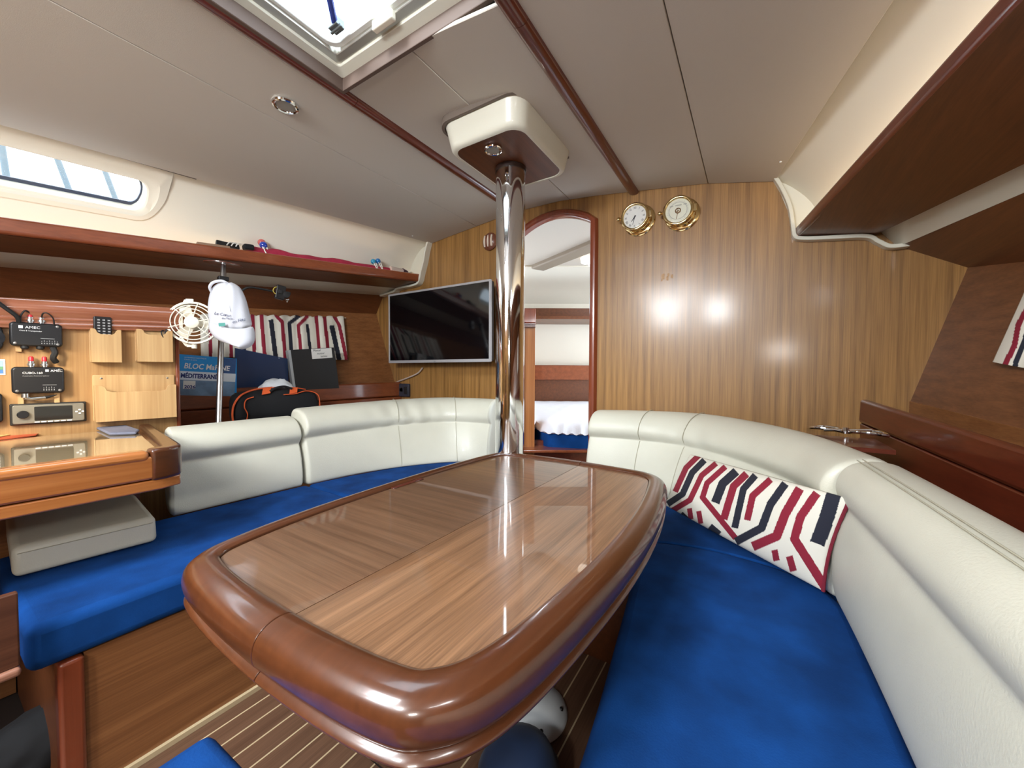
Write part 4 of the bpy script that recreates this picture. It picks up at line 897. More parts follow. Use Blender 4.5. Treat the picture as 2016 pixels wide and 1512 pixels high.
# ------------------------------------------------------------------ books, bag and handrail on the port ledge
n11 = Vector((math.cos(math.radians(11)), -math.sin(math.radians(11)), 0)); f11 = Vector((math.sin(math.radians(11)), math.cos(math.radians(11)), 0))
PL = Vector((-2.655, .96, 0))
def pp(u, v, off=0.): return V(atP(u, v, PL+n11*off, n11))
def standslab(nm, px, th, m, parent, off=0., bev=0):
    bm = B(); P = [pp(u, v, off) for u, v in px]; prism(bm, P, -n11*th); return obj(nm, bm, m, parent, bev=bev, smooth=bool(bev))
def quadM(px, off):
    """local frame on a standing cover: origin top-left, x right, y up"""
    a, b, c, d = [pp(u, v, off) for u, v in px]; return frame(a, b-a, n11), (b-a).length, (a-d).length
BK = [(352, 697), (466, 706), (466, 776), (350, 778)]
t = thing('nautical_almanac', 'blue and white nautical almanac standing behind the ledge, dated 2026', 'book', pp(408, 772))
standslab('cover', BK, .026, mat('almanac_blue', (30, 156, 232), .3, coat=.3), t)
Mb, bw, bh = quadM(BK, .0006)
bm = B(); bx(bm, 0, bw, -.62*bh, -.405*bh, 0, .0004, Mb); obj('white_band', bm, mat('band_white', (228, 240, 250), .4), t, smooth=False)
bm = B(); bx(bm, 0, bw, -bh, -.62*bh, 0, .0003, Mb); obj('sea_picture', bm, mat('sea_print', (116, 150, 186), .4, noise=.3, nscale=14), t, smooth=False)
bm = B(); bx(bm, .72*bw, bw*.99, -.40*bh, -.01*bh, 0, .0003, Mb); obj('dark_picture', bm, mat('deep_print', (46, 86, 140), .4, noise=.25, nscale=12), t, smooth=False)
bm = B(); bx(bm, .10*bw, .30*bw, -.84*bh, -.635*bh, .0004, .0008, Mb); obj('date_box', bm, PAPER, t, smooth=False)
text('BLOC MaRINE', .042, Mb @ Matrix.Translation((.09*bw, -.335*bh, .0008)), WTXT, t, sx=.80, ext=.0002, shear=.15, bold=.0009)
text('MÉDITERRANÉE', .034, Mb @ Matrix.Translation((.05*bw, -.565*bh, .0010)), mat('almanac_navy', (24, 50, 120), .4), t, sx=.74, ext=.0004, bold=.0014)
text('2026', .024, Mb @ Matrix.Translation((.12*bw, -.825*bh, .0010)), MATS['almanac_navy'], t, bold=.0008)
text('ALMANACH NAUTIQUE', .009, Mb @ Matrix.Translation((.09*bw, -.08*bh, .0008)), WTXT, t, ext=.0002); text('Cartes et ports', .009, Mb @ Matrix.Translation((.09*bw, -.13*bh, .0008)), WTXT, t, ext=.0002)
t = thing('blue_folder', 'plain dark blue folder standing between the almanac and the black binder', 'folder', pp(515, 768, -.03))
standslab('cover', [(463, 685), (566, 706), (569, 772), (463, 775)], .014, mat('navy_cover', (14, 44, 84), .35, coat=.2), t, off=-.03)
t = thing('ring_binder', 'black ring binder with a white handwritten label standing behind the ledge', 'binder', pp(615, 768))
BN = [(570, 689), (658, 684), (668, 768), (580, 770)]
standslab('cover', BN, .004, BLACK, t, off=.0); standslab('cover', BN, .004, BLACK, t, off=-.05); standslab('paper_block', [(574, 694), (656, 689), (664, 768), (582, 770)], .036, PAPER, t, off=-.008)
standslab('spine', [(567, 690), (572, 689), (583, 770), (578, 770)], .05, mat('grey_spine', (176, 180, 182), .4), t, off=.001)
Mb, bw, bh = quadM(BN, .0008)
bm = B(); bx(bm, .46*bw, .93*bw, -.26*bh, -.01*bh, 0, .0006, Mb); l = obj('label', bm, PAPER, t, smooth=False)
for k, s_ in enumerate(('Manuel', 'moteur', 'bateau')): text(s_, .021, Mb @ Matrix.Translation((.50*bw+.022*k, -(.075+.078*k)*bh, .0008)), INK, l, 'handwriting', sx=.8, shear=.2, ext=.0002)
# plastic bag: crumpled
def blob(nm, M, size, m, lab, cat, amp=.18, seed=1, flat=.0):
    rnd = random.Random(seed); bm = B(); bmesh.ops.create_icosphere(bm, subdivisions=4, radius=1)
    ph = [(Vector((rnd.uniform(-1, 1), rnd.uniform(-1, 1), rnd.uniform(-1, 1)))*rnd.uniform(3, 9), rnd.uniform(0, 6)) for _ in range(9)]
    for v in bm.verts:
        d = v.co.copy(); k = sum(abs(math.sin(d.dot(a)+b)) for a, b in ph)/9; v.co = d*(1+amp*(k-.6)*3)
        v.co = Vector((v.co.x*size[0], v.co.y*size[1], max(v.co.z, flat)*size[2]))
    bmesh.ops.transform(bm, verts=bm.verts[:], matrix=M); o = obj(nm, bm, m, loc=M.translation, angle=0); return tag(o, lab, cat)
c = pp(545, 764, .17)
blob('plastic_bag', Matrix.Translation(V((c.x, c.y, .905))) @ MN.to_3x3().to_4x4() @ Matrix.Rotation(-math.pi/2, 4, 'X'), (.095, .04, .07), mat('thin_white_plastic', (222, 228, 232), .35, coat=.2), 'crumpled white plastic bag between the books and the black bag', 'plastic bag', amp=.15, seed=5, flat=-.3)
# black soft bag
t = thing('soft_bag', 'black soft bag with orange piping lying behind the straight backrest', 'bag', pp(537, 812, .25))
g0, g1 = pp(452, 812, .22), pp(623, 812, .22)
L_ = (g1-g0).length; Mg = frame(Vector((g0.x, g0.y, .74)), f11, n11)
bm = B(); rings = []
sh = lambda x: .13+.055*math.sin(math.pi*min(1, max(0, (x+.03)/(L_+.06))))**.5
N_ = 16
for i in range(N_+1):
    x = L_*i/N_; H_ = sh(x)*(1 if 0 < i < N_ else .93); k = 1 if 0 < i < N_ else .9
    rings.append([Mg @ Vector((x, y*H_, z*k)) for y, z in ((-.1, .055), (.3, .066), (.7, .06), (.92, .04), (1.0, .01), (.98, -.03), (.85, -.06), (.4, -.066), (-.1, -.06))])
loft(bm, rings); obj('body', bm, DARK, t, sub=1, angle=0)
def bagline(pts, r=.003): bm = B(); tube(bm, cr([Mg @ Vector((x*L_, y*sh(x*L_), z)) for x, y, z in pts], 6), r, 6); obj('piping', bm, ORANGE, t)
bagline([(.015, -.05, .060), (.0, .3, .066), (.02, .65, .066), (.10, .90, .050), (.25, .99, .022), (.45, 1.01, .012)], .005)
bagline([(.13, -.05, .063), (.15, .25, .070), (.12, .50, .070), (.14, .72, .066), (.22, .78, .062)])
bagline([(.55, .78, .060), (.70, .82, .058), (.82, .93, .046), (.93, .93, .044), (.985, .80, .058), (.99, .3, .068), (.99, -.05, .06)])
bagline([(.45, 1.01, .012), (.7, 1.01, .012), (.85, .99, .012)], .003)
for x_ in (.36, .67):
    bm = B(); P = [Mg @ Vector((x_*L_+a, sh(x_*L_)*b, c)) for a, b, c in ((-.025, .80, .062), (.018, .84, .060), (.030, 1.00, .03), (-.012, .98, .034))]; prism(bm, P, n11*.004+Vector((0, 0, .003))); obj('handle_tab', bm, ORANGE, t, bev=.001)
bm = B(); tube(bm, cr([Mg @ Vector((x*L_, sh(x*L_)+y, z)) for x, y, z in ((.40, -.02, .05), (.48, .0, .045), (.58, .006, .04), (.66, -.006, .045))], 5), .007, 8); obj('handle', bm, DARK, t)
# handrail post from shelf to ledge
pt, pb = V(atX(440, 522, -2.38)), V(atX(431, 815, -2.2))
t = thing('handrail_post', 'thin steel post from the port shelf down behind the straight backrest', 'post', pb)
bm = B(); tube(bm, [pb+(pb-pt)*.12, pt+(pt-pb)*.02], .0125, 16); obj('tube', bm, STEEL, t)
bm = B(); lathe(bm, [(.085, 0), (.085, .004), (.06, .008), (.001, .008)], frame(pt+Vector((0, .0, .006)), f11, (-.06, 0, -1)), 40); obj('mount_plate', bm, MAHD, t)
ck = pt+(pb-pt)*.10
bm = B(); box(bm, (0, 0, 0), (.045, .045, .022), frame(ck, f11, (0, 0, 1))); obj('clamp', bm, BLACK, t, bev=.004)
# flexible arm lamp
PLc = ck
pc = lambda u, v, off: V(atP(u, v, ck+n11*off, n11))
t = thing('flexible_arm_holder', 'black holder on a flexible arm clamped to the thin steel post behind the white cap', 'holder', ck)
bm = B(); tube(bm, cr([ck, pc(465, 575, .02), pc(488, 566, .03), pc(510, 568, .03), pc(540, 574, .03)], 6), .006, 10); obj('flexible_arm', bm, RUBBER, t)
hc = pc(552, 578, .03); Mh = frame(hc, f11, n11) @ Matrix.Rotation(-.15, 4, 'Z')
bm = B(); rplate(bm, -.026, .022, -.034, .045, .008, -.012, .014, Mh); obj('grip_body', bm, BLACK, t, bev=.004)
bm = B(); rplate(bm, -.016, .004, -.004, .018, .004, .013, .020, Mh); lathe(bm, [(.018, -.01), (.018, .016), (.012, .018)], Mh @ Matrix.Translation((.028, .0, 0)), 16); box(bm, (.038, .012, 0), (.022, .018, .02), Mh); obj('knob', bm, RUBBER, t, bev=.002)
bm = B(); tube(bm, cr([Mh @ Vector(p) for p in ((-.024, .03, .01), (-.038, .018, .014), (-.040, .0, .014), (-.026, -.012, .012))], 5), .0022, 6); obj('yellow_wire', bm, mat('yellow_wire', (190, 170, 70), .5), t)
bm = B(); tube(bm, [Mh @ Vector((.028, -.028, .01)), Mh @ Vector((.044, -.022, .01)), Mh @ Vector((.036, -.040, .012))], .004, 8); obj('chrome_clip', bm, CHROME, t)
# ------------------------------------------------------------------ printed cloth: curtains and pillow
WHT, REDC, BLK = lin((226, 222, 208)), lin((136, 26, 48)), lin((30, 32, 46))
def segdist(p, a, b):
    ax, ay = a; bx_, by = b; dx, dy = bx_-ax, by-ay; L = dx*dx+dy*dy
    t = max(0, min(1, ((p[0]-ax)*dx+(p[1]-ay)*dy)/L)) if L else 0
    return math.hypot(p[0]-ax-t*dx, p[1]-ay-t*dy)
def paint(me, pxs, stripes):
    at = me.color_attributes.new('print', 'FLOAT_COLOR', 'POINT'); P = np.array(pxs, float); colr = np.tile(np.array((*WHT, 1.)), (len(P), 1))
    for c, hw, pts in stripes:
        d = np.full(len(P), 1e9)
        for k, (a, b) in enumerate(zip(pts, pts[1:])):
            a = np.array(a, float); b = np.array(b, float); v = b-a; L = v@v; tt = ((P-a)@v)/L; q = a+np.clip(tt, 0, 1)[:, None]*v
            e = np.hypot(*(P-q).T)
            if k == 0: e[tt < 0] = 1e9            # square-cut band ends
            if k == len(pts)-2: e[tt > 1] = 1e9
            d = np.minimum(d, e)
        colr[d < hw*(1.15 if len(P) > 50000 else 1)] = (*(REDC if c == 'r' else BLK), 1)
    at.data.foreach_set('color', colr.ravel())
def clothgrid(nm, NX, NY, pos, px, stripes, parent, th=.0015):
    bm = B(); g = [[bm.verts.new(pos(i/NX, j/NY)) for j in range(NY+1)] for i in range(NX+1)]; pxs = [px(i/NX, j/NY) for i in range(NX+1) for j in range(NY+1)]
    for i in range(NX):
        for j in range(NY): bm.faces.new((g[i][j], g[i+1][j], g[i+1][j+1], g[i][j+1]))
    off = Vector(parent['_w']); me = bpy.data.meshes.new(nm)
    bmesh.ops.translate(bm, verts=bm.verts[:], vec=-off); bm.to_mesh(me); bm.free(); paint(me, pxs, stripes); me.materials.append(PRINT); me.shade_smooth()
    o = bpy.data.objects.new(nm, me); COL.objects.link(o); o.parent = parent; s = o.modifiers.new('solid', 'SOLIDIFY'); s.thickness = th; o['_w'] = parent['_w']; return o
def bil(q, s, t):
    a, b, c, d = q; return tuple((a[k]*(1-s)+b[k]*s)*(1-t)+(d[k]*(1-s)+c[k]*s)*t for k in range(2))
def plane3(fn, A_, B_):
    p = fn(A_[0], A_[1], 1.9, A_[2]); q = fn(A_[0], A_[1], .8, A_[2]); r = fn(B_[0], B_[1], 1.4, B_[2]); return p, (q-p).cross(r-p).normalized()
# port curtain
Pp, Pn = plane3(PX, (-2.724, 1.511, .072), (-2.50, .93, .02)); Pn = Pn if Pn.x > 0 else -Pn
cq4 = [(60, 790), (1300, 812), (1335, 1178), (70, 1150)]
c4 = lambda p: (380+p[0]/4.383, 440+p[1]/4.383)
ST4 = [('r', 16, [(150, 780), (150, 1160)]), ('r', 16, [(322, 780), (330, 1160)]), ('k', 17, [(435, 780), (442, 1160)]), ('r', 16, [(512, 780), (530, 1160)]), ('r', 16, [(588, 780), (620, 1160)]),
       ('k', 20, [(672, 830), (715, 1170)]), ('r', 15, [(700, 780), (770, 850), (797, 1180)]), ('k', 16, [(930, 790), (830, 862), (855, 1180)]), ('r', 15, [(1000, 790), (908, 882), (940, 1180)]), ('k', 13, [(985, 870), (1020, 1180)]),
       ('r', 15, [(1062, 800), (1095, 1180)]), ('r', 15, [(1132, 800), (1175, 1180)]), ('k', 21, [(1195, 880), (1262, 1180)]), ('r', 15, [(1215, 800), (1262, 878), (1325, 1180)])]
t = thing('curtain', 'white curtain with dark red and black stripes behind the white cap and the books', 'curtain', atP(530, 700, Pp, Pn))
def pos(s, q):
    u, v = c4(bil(cq4, s, q)); v -= 3*abs(math.sin(s*40))*(1 if q == 0 else 0)
    return V(atP(u, v, Pp+Pn*(.022+.008*math.sin(s*46)*(.4+.6*q)+.003*math.sin(s*91)), Pn))
clothgrid('cloth', 300, 50, pos, lambda s, q: bil(cq4, s, q), ST4, t)
bm = B(); a, b = c4((40, 795)), c4((1320, 815)); tube(bm, [V(atP(*a, Pp+Pn*.012, Pn)), V(atP(*b, Pp+Pn*.012, Pn))], .003, 8); obj('curtain_wire', bm, WHITEP, t)
# starboard curtain (only its lower corner is in view)
Sp, Sn = plane3(SX, (.675, 1.423, .18), (.53, .90, .08)); Sn = Sn if Sn.x < 0 else -Sn
sq = [(2038, 530), (2230, 505), (2160, 752), (1955, 713)]
t = thing('curtain', 'corner of a striped curtain at the right edge above the dark ledge', 'curtain', atP(1990, 690, Sp, Sn))
clothgrid('cloth', 130, 120, lambda s, q: V(atP(*bil(sq, s, q), Sp+Sn*(.020+.006*math.sin(s*16)), Sn)), lambda s, q: bil(sq, s, q),
          [('r', 5.5, [(2060, 535), (2022, 610), (2006, 640), (1998, 682), (1976, 725)]), ('k', 5.5, [(2085, 535), (2030, 640), (2014, 680), (1996, 728)]), ('r', 6, [(2120, 530), (2060, 640), (2040, 740)]), ('k', 8, [(2150, 530), (2105, 640), (2080, 750)])], t)
# pillow
pq = [(500, 368), (1098, 540), (990, 868), (400, 570)]
cTL, cTR = V(atY(1368, 897, 1.76)), V(atP(1688, 986, (.10, 1.24, .5), (.62, .78, 0)))
cBL, cBR = V(atZ(1318, 996, .480)), V(atZ(1634, 1166, .475)); cBL = cBL+Vector((.0, -.0, 0))
t = thing('pillow', 'long white pillow with dark red and black stripes and red piping', 'pillow', (cBL+cBR)/2)
pn = (cTR-cBL).cross(cTL-cBR).normalized(); pn = pn if pn.dot(V(_C)-cBL) > 0 else -pn
def pilpos(sgn):
    def f(s, q):
        p = (cTL*(1-s)+cTR*s)*(1-q)+(cBL*(1-s)+cBR*s)*q
        e = (max(0, 4*s*(1-s))**.42)*(max(0, 4*q*(1-q))**.5)
        pinch = .012*((1-(2*q-1)**2)*((2*s-1)**8)); mid = (cTL+cTR+cBL+cBR)/4
        p = p+(mid-p).normalized()*pinch
        return p+pn*((.050*e if sgn > 0 else -.035*e)+.02+.002*math.sin(s*21+q*5)*e)
    return f
def pilpx(s, q):
    d = np.array(pilpos(1)(s, q))-_C; D = d@_f
    return ((1008+FPX*(d@_r)/D-1100)*1.8624, (756-FPX*(d@_u)/D-700)*1.8624)
PST = [('r', 9, [(515, 366), (468, 412), (428, 500)]), ('k', 10, [(535, 384), (490, 430), (455, 508), (400, 545)]), ('r', 9, [(578, 396), (525, 440), (482, 530), (408, 574)]), ('r', 9, [(612, 408), (545, 468), (528, 520), (650, 670)]),
       ('k', 14, [(652, 425), (602, 470), (575, 540)]), ('r', 12, [(690, 434), (642, 480), (606, 600)]), ('k', 11, [(722, 440), (678, 490), (646, 632)]), ('r', 11, [(778, 455), (712, 515), (692, 604)]),
       ('k', 13, [(832, 470), (778, 545), (745, 632), (650, 682)]), ('r', 15, [(885, 488), (832, 580), (800, 662), (712, 700)]), ('r', 14, [(948, 505), (888, 590), (865, 672), (985, 862)]), ('k', 24, [(1012, 500), (985, 590), (948, 690)]),
       ('r', 8, [(480, 560), (486, 600)]), ('r', 8, [(514, 570), (522, 616)]), ('r', 10, [(792, 712), (800, 752)]), ('r', 11, [(846, 735), (862, 790)]), ('k', 9, [(448, 580), (470, 600)]), ('k', 10, [(555, 625), (590, 655)])]
clothgrid('cover_front', 520, 170, pilpos(1), pilpx, PST, t, .001)
clothgrid('cover_back', 60, 24, pilpos(-1), lambda s, q: bil(pq, s, q), [], t, .001)
bm = B(); e = [pilpos(1)(1, k/40)+Vector((0, 0, .0012*math.sin(k*1.4))) for k in range(41)]; tube(bm, e, .0045, 8); obj('piping', bm, mat('dark_red_cord', (120, 24, 44), .7), t)
# ------------------------------------------------------------------ white cap
cc = V(atX(452, 612, -2.02)); capn = Vector(tuple(-FWD*.92+RT*.12)).normalized(); capn = Vector((-float(FWD[0])*.95+.15, -float(FWD[1])*.95, 0)).normalized()
CAPP = lambda u, v, off=0.: V(atP(u, v, cc+capn*off, capn))
t = thing('cap', 'white baseball cap hanging from the thin steel post, brim down', 'cap', CAPP(450, 555))
rows = [(556, 434, 456), (560, 424, 466), (567, 417, 474), (579, 412, 481), (596, 409, 487), (614, 408, 491), (630, 410, 495), (641, 413, 497)]
NJ = 24
def crowndep(s, q): return .075*(max(0, 4*q*(1-q))**.6)*(math.sin(math.pi*(.10+.66*s))**.75)+.004*math.sin(q*17+s*7)*math.sin(math.pi*q)
G = []
for k, (v, xl, xr) in enumerate(rows):
    s = k/(len(rows)-1)
    G.append([CAPP(xl+(xr-xl)*j/NJ, v+(9*(4*j/NJ*(1-j/NJ)) if k == 7 else 5*(4*j/NJ*(1-j/NJ)) if k == 6 else 0), crowndep(s, j/NJ)) for j in range(NJ+1)])
bm = B(); loft(bm, G, closed=False)
capmesh = obj('crown', bm, mat('white_cotton', (206, 208, 216), .85, bump=.2, bscale=400), t, sub=1, angle=0); m_ = capmesh.modifiers.new('s', 'SOLIDIFY'); m_.thickness = .002
bvh = BVHTree.FromPolygons([p for r in G for p in r], [(i*(NJ+1)+j, (i+1)*(NJ+1)+j, (i+1)*(NJ+1)+j+1, i*(NJ+1)+j+1) for i in range(len(G)-1) for j in range(NJ)])
brows = [(0, 413, 497, 638), (.4, 411, 500, 645), (1, 413, 501, 655), (2, 419, 501, 665), (3, 428, 497, 673), (4, 441, 489, 679), (5, 455, 476, 682)]
bm = B(); G = []
for k, xl, xr, v in brows:
    G.append([CAPP(xl+(xr-xl)*j/NJ, v+9*(4*j/NJ*(1-j/NJ))*max(0, 1-k/3)+2*(j/NJ-.5)*5, .066*(4*j/NJ*(1-j/NJ))**.6+.006+.008*k**.7) for j in range(NJ+1)])
loft(bm, G, closed=False); bo = obj('brim', bm, MATS['white_cotton'], t, sub=1, angle=0); m_ = bo.modifiers.new('s', 'SOLIDIFY'); m_.thickness = .003
def onpx(name, body, u, v, size, m, rot=0, sx=1):
    right = (CAPP(u+10, v+rot)-CAPP(u, v)).normalized(); o = text(body, size, frame(CAPP(u, v, .12), right, capn), m, t, name, ext=0, sx=sx, shear=.15)
    w = Vector(t['_w'])
    for vt in o.data.vertices:
        p = vt.co+w; d = (p-V(_C)).normalized(); h = bvh.ray_cast(V(_C), d)[0]
        if h: vt.co = h-d*.0045-w
capnavy = mat('embroidery_navy', (50, 62, 100), .6)
onpx('embroidery', 'Le Cœur', 421, 619, .018, capnavy, 1.5); onpx('embroidery', 'du Marin', 436, 628, .012, capnavy, .5); onpx('embroidery', 'en Fête', 458, 637, .018, capnavy, -2.5)
right = (CAPP(455, 645)-CAPP(440, 646)).normalized()
bm = B(); box(bm, (0, 0, 0), (.026, .014, .001), frame(CAPP(437, 639, .082), right, capn)); obj('badge', bm, mat('badge_green', (60, 140, 130), .5), t)
bm = B(); tube(bm, cr([CAPP(u, v, d) for u, v, d in ((416, 574, .012), (413, 565, .03), (420, 556, .035), (436, 553, .03), (448, 558, .02))], 6), .006, 8); obj('strap', bm, MATS['white_cotton'], t)
bm = B()
tube(bm, [CAPP(447+k*.9, 557+k*8, .003+crowndep(k/10.5, .5)) for k in range(0, 8)], .0012, 6); obj('panel_seam', bm, mat('cap_seam', (190, 192, 200), .8), t)
# ------------------------------------------------------------------ white fan
fc = V(atX(381, 636, -2.13)); fn_ = Vector((-float(FWD[0])+.55*float(RT[0]), -float(FWD[1])+.55*float(RT[1]), 0.0)).normalized()
Mf = frame(fc, Vector((-fn_.y, fn_.x, 0)), fn_); t = thing('fan', 'small cream wall fan with a ring cage beside the instrument panel', 'fan', fc)
Rf = .092
bm = B()
for k, r in enumerate((1.0, .82, .64, .47)): torus(bm, Mf @ Matrix.Translation((0, 0, .012+.020*math.sqrt(max(0, 1-r*r)))), Rf*r, .0022, 40, 6)
for k in range(6):
    a = k*math.pi/3+.3; tube(bm, [Mf @ Vector((math.cos(a)*Rf*r, math.sin(a)*Rf*r, .012+.022*math.sqrt(max(0, 1-r*r)))) for r in (.25, .5, .75, 1)], .0022, 6)
obj('cage', bm, WHITEP, t)
bm = B(); frame_ring(bm, [(Rf*math.cos(a), Rf*math.sin(a)) for a in [i*math.pi/20 for i in range(40)]], [(Rf*.93*math.cos(a), Rf*.93*math.sin(a)) for a in [i*math.pi/20 for i in range(40)]], -.015, .012, Mf); obj('rim', bm, WHITEP, t)
bm = B(); lathe(bm, [(.026, .030), (.026, .040), (.020, .044), (.001, .045)], Mf, 28); obj('hub', bm, WHITEP, t, angle=40)
for k in range(3):
    bm = B(); Mk = Mf @ Matrix.Rotation(k*2*math.pi/3, 4, 'Z'); hexa(bm, [Mk @ Vector(p) for p in ((.015, -.012, -.002), (.070, -.03, .008), (.078, .016, -.006), (.015, .012, -.010))], [Mk @ Vector(p) for p in ((.015, -.012, 0), (.070, -.03, .010), (.078, .016, -.004), (.015, .012, -.008))]); obj('blade', bm, WHITEP, t, smooth=False)
bm = B(); lathe(bm, [(.03, -.06), (.03, -.015), (.02, .028)], Mf, 24); obj('motor', bm, WHITEP, t, angle=40)
bm = B(); w0 = MN @ Vector((.014, 1.235, .020)); top_ = Mf @ Vector((0, Rf*1.10, -.005)); bot = Mf @ Vector((0, -Rf*1.10, -.005))
tl = Vector((w0.x, w0.y+.006, w0.z+.060)); bl = Vector((w0.x, w0.y+.006, w0.z-.075))
def bar(bm, a, b, w=.010, th=.003):
    a, b = V(a), V(b); M = frame(a, b-a, fn_); L = (b-a).length; bx(bm, 0, L, -w*.6, w*.6, -th, th, M)
bar(bm, Vector((w0.x+.003, w0.y, w0.z+.055)), Vector((top_.x-.02, top_.y-.02, top_.z))); bar(bm, Vector((top_.x-.02, top_.y-.02, top_.z)), top_); bar(bm, Vector((w0.x+.003, w0.y, w0.z-.07)), Vector((bot.x-.02, bot.y-.02, bot.z))); bar(bm, Vector((bot.x-.02, bot.y-.02, bot.z)), bot)
bar(bm, Vector((w0.x+.003, w0.y, w0.z+.055)), Vector((w0.x+.003, w0.y+.0, w0.z-.07))); obj('bracket', bm, WHITEP, t)
bm = B(); lathe(bm, [(.010, 0), (.010, .02)], frame(bot-Vector((0, 0, .012)), (1, 0, 0), (0, 0, 1)), 14); obj('pivot', bm, WHITEP, t)
# ------------------------------------------------------------------ things on the port shelf
def sh_(u, zoff, xoff=0.):      # point above the shelf board at image column u
    for k in range(60):
        Y = .2+k*.035
        p = PX(-2.245-xoff, 1.722+zoff, Y, .076); d = p-V(_C); uu = 1008+FPX*(d.dot(V(_r)))/(d.dot(V(_f)))
        if uu >= u: return p
    return p
pts = [sh_(u, .050+.004*math.sin(u*.05)) for u in range(472, 776, 12)]
bm = B(); rings = []
for i, p in enumerate(pts):
    a = (pts[min(i+1, len(pts)-1)]-pts[max(i-1, 0)]).normalized(); r = .050+.006*math.sin(i*1.3)+.003*math.sin(i*3.1); r = r*(.75 if i in (0, len(pts)-1) else 1)*(1-.012*i)
    R_ = ringpts(p, a, 1, 14); rings.append([p+Vector(((q-p).x*r, (q-p).y*r, (q-p).z*r*.95)) for q in R_])
loft(bm, rings); tag(obj('cloth_roll', bm, mat('crimson_cloth', (158, 32, 62), .85, noise=.15, nscale=30), loc=pts[10], angle=0, sub=1), 'long rolled crimson cloth lying on the port shelf', 'cloth roll')
for (u, zo, r, c, lab) in ((511, .112, .021, (22, 60, 170), 'blue ball of an elastic tie on the near end of the crimson roll'), (505, .130, .021, (204, 96, 92), 'coral ball of an elastic tie behind the blue ball'),
                           (729, .110, .018, (40, 150, 190), 'turquoise ball of the elastic tie at the far end of the crimson roll'), (738, .118, .019, (20, 110, 180), 'darker turquoise ball at the far end of the crimson roll')):
    p = sh_(u, zo, .02 if c[0] == 204 else 0); t = thing('elastic_ball_tie', lab, 'elastic tie', p)
    bm = B(); bmesh.ops.create_uvsphere(bm, u_segments=20, v_segments=14, radius=r, matrix=Matrix.Translation(p)); obj('ball', bm, mat('ball_%d' % c[0], c, .25, coat=.6), t, angle=0)
    bm = B(); q = p+Vector((.03, 0, -.055)); tube(bm, cr([p+Vector((.012, -.004, -.012)), q+Vector((.012, -.012, .01)), q+Vector((.018, .004, -.012)), p+Vector((.016, .012, -.012))], 5), .003, 6); obj('cord', bm, PAPER, t)
p = sh_(442, .070); t = thing('clip_and_cord', 'black clip with a white cord on the port shelf beside the crimson roll', 'clip', p); f_ = PX(0, 0, 1, .076)-PX(0, 0, 0, .076); f_.normalize()
Mk = frame(p+Vector((.045, 0, .006)), f_, (0, 0, 1))
bm = B(); hexa(bm, [Mk @ Vector(q) for q in ((-.065, -.015, -.012), (.04, -.02, -.02), (.04, .02, -.02), (-.065, .015, -.012))], [Mk @ Vector(q) for q in ((-.06, -.012, .016), (.04, -.015, .004), (.04, .015, .004), (-.06, .012, .016))]); obj('clip_body', bm, BLACK, t, bev=.003)
for k in range(3):
    bm = B(); tube(bm, cr([Mk @ Vector(q) for q in ((-.02+.02*k, -.03, -.01), (.0+.02*k, -.01, .012), (.03+.02*k, .01, .010), (.05+.012*k, .035, -.01), (.02+.02*k, .03, -.008))], 5), .0028, 6); obj('cord_loop', bm, PAPER, t)
bm = B(); box(bm, (.085, 0, .0), (.05, .05, .03), Mk); obj('black_end', bm, DARK, t, bev=.008)
p = sh_(412, .052); Mk = frame(p+Vector((.04, 0, .0)), f_, (0, 0, 1)); bm = B(); box(bm, (0, 0, .006), (.14, .05, .014), Mk); tag(obj('wood_offcut', bm, mat('grey_slat', (140, 112, 90), .5), loc=p, bev=.002), 'short thin piece of wood lying on the port shelf edge, left of the black clip', 'wood piece')
p = sh_(786, .030); Mk = frame(p+Vector((.02, 0, .018)), f_, (0, 0, 1))
t = thing('cloth_bundle', 'small pale bundle with a dark band at the far end of the port shelf', 'bundle', p)
bm = B(); tube(bm, [Mk @ Vector((-.10, 0, .012)), Mk @ Vector((0, 0, .008)), Mk @ Vector((.03, 0, 0))], .03, 12, .022); obj('pale_wrap', bm, mat('pale_wrap', (196, 180, 172), .6), t)
bm = B(); tube(bm, [Mk @ Vector((.0, 0, .008)), Mk @ Vector((.04, 0, .0))], .031, 12, .024); obj('dark_band', bm, mat('plum_band', (60, 30, 50), .5), t)
bm = B(); torus(bm, Mk @ Matrix.Translation((.085, 0, .0)) @ Matrix.Rotation(1.2, 4, 'X'), .022, .004, 20, 6); obj('ring', bm, STEEL, t)
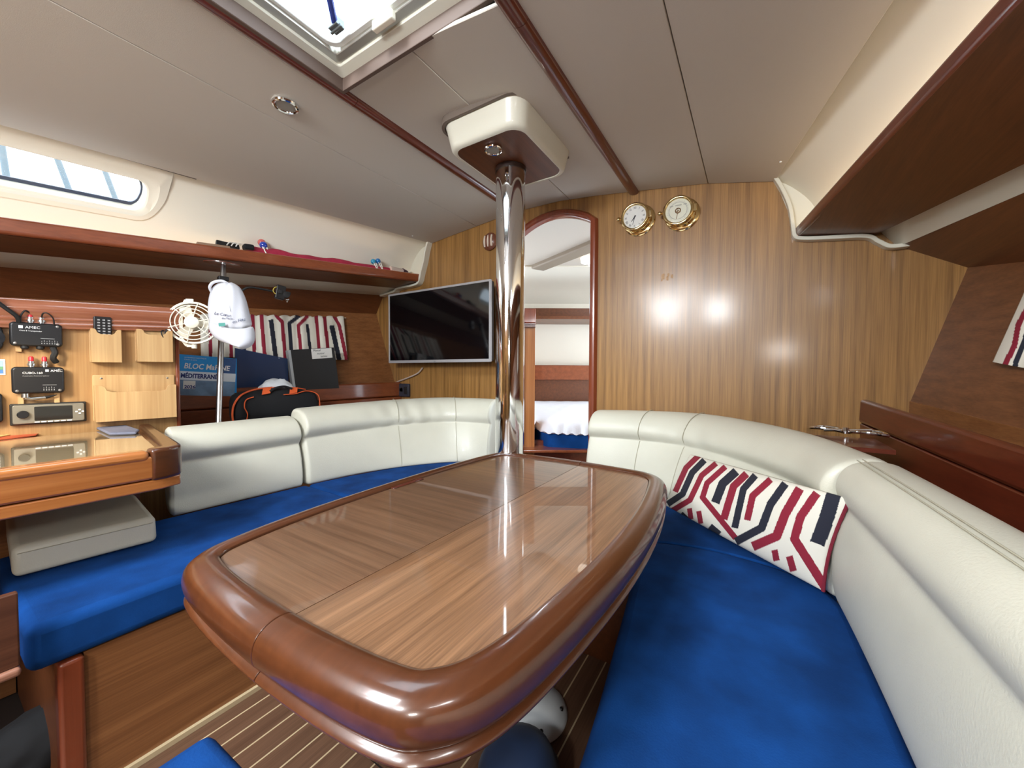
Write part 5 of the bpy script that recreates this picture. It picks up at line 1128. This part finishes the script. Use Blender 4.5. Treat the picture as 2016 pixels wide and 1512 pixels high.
# ------------------------------------------------------------------ stools, floor bags, metal tool
t = thing('stool', 'low stool with a bright blue suede cushion, only its corner showing at the bottom left', 'stool', (-.56, .06, 0))
cushion('seat_pad', [(-.728, -.14), (-.34, -.14), (-.34, .262), (-.728, .252)], .395, .448, BLUE, None, parent=t, r=.018)
bm = B(); bx(bm, -.69, -.38, -.10, .22, .0, .394); obj('base', bm, VEN_SH, t, bev=.006)
t0 = V(atZ(1022, 1540, .03)); bm = B()
lathe(bm, [(.090, .001), (.102, .03), (.100, .065), (.080, .105), (.045, .128), (.001, .134)], Matrix.Translation((t0.x, t0.y, 0)), 28); tag(obj('floor_pouf', bm, BLUED, loc=(t0.x, t0.y, 0), angle=0), 'rounded dark blue pad at the bottom edge in front of the white table foot', 'pouf')
for (u, v, sz, sd, lab) in ((95, 1470, (.085, .12, .078), 3, 'larger black cloth bag on the floor under the bench end'), (18, 1480, (.07, .08, .065), 8, 'smaller black cloth bag at the lower left corner')):
    p = V(atX(u, v, -1.52)); blob('floor_bag', Matrix.Translation((p.x, p.y, sz[2])), sz, DARK, lab, 'bag', amp=.07, seed=sd, flat=-.95)
bm = B(); bx(bm, .20, .372, 1.62, 1.86, .772, .786); tag(obj('corner_shelf', bm, MAHD, loc=(.2, 2.0, .79)), 'dark corner shelf behind the cream backrest at the end of the starboard ledge', 'shelf')
c = V(atZ(1665, 851, .80)); t = thing('metal_tongs', 'shiny metal tongs lying behind the cream backrest against the bulkhead', 'tongs', (c.x, c.y, .787)); Mk = frame((c.x, c.y, .796), (.9, -.45, 0), (0, 0, 1))
for sg, nm_ in ((-1, 'handle_loop'), (1, 'handle_loop')):
    bm = B(); tube(bm, cr([Mk @ Vector((sg*a, b, cz_)) for a, b, cz_ in ((.0, 0, .004), (.03, .028, .012), (.085, .034, .014), (.115, .010, .006), (.085, -.016, .012), (.03, -.012, .010), (.0, .0, .004))], 6), .0062, 8); obj(nm_, bm, CHROME, t)
bm = B(); lathe(bm, [(.014, -.006), (.016, .004), (.008, .016), (.001, .018)], Mk @ Matrix.Translation((0, 0, .006)), 18); tube(bm, [Mk @ Vector((-.06, -.022, .006)), Mk @ Vector((.07, .018, .02))], .005, 8); obj('pivot', bm, CHROME, t)

# ------------------------------------------------------------------ guard rail outside the hull window
for (u0, v0, u1, v1, lab) in ((108, 300, 146, 400, 'pale guard rail post outside, in the middle of the hull window'), (204, 330, 238, 420, 'pale guard rail post outside, near the right end of the hull window'), (2, 280, 16, 370, 'pale guard rail post outside, at the left edge of the hull window')):
    a, b = V(atX(u0, v0, -3.7)), V(atX(u1, v1, -3.7)); b = b+(b-a)*((1.80-b.z)/(b.z-a.z)); bm = B(); tube(bm, [a, b], .016, 10); tag(obj('guard_rail_post', bm, mat('rail_steel', (84, 92, 96), .5), loc=b), lab, 'rail post')
bm = B(); bx(bm, -4.0, -3.4, -1, 2.2, 1.74, 1.80); struct(obj('trim_12', bm, WHITE, smooth=False))
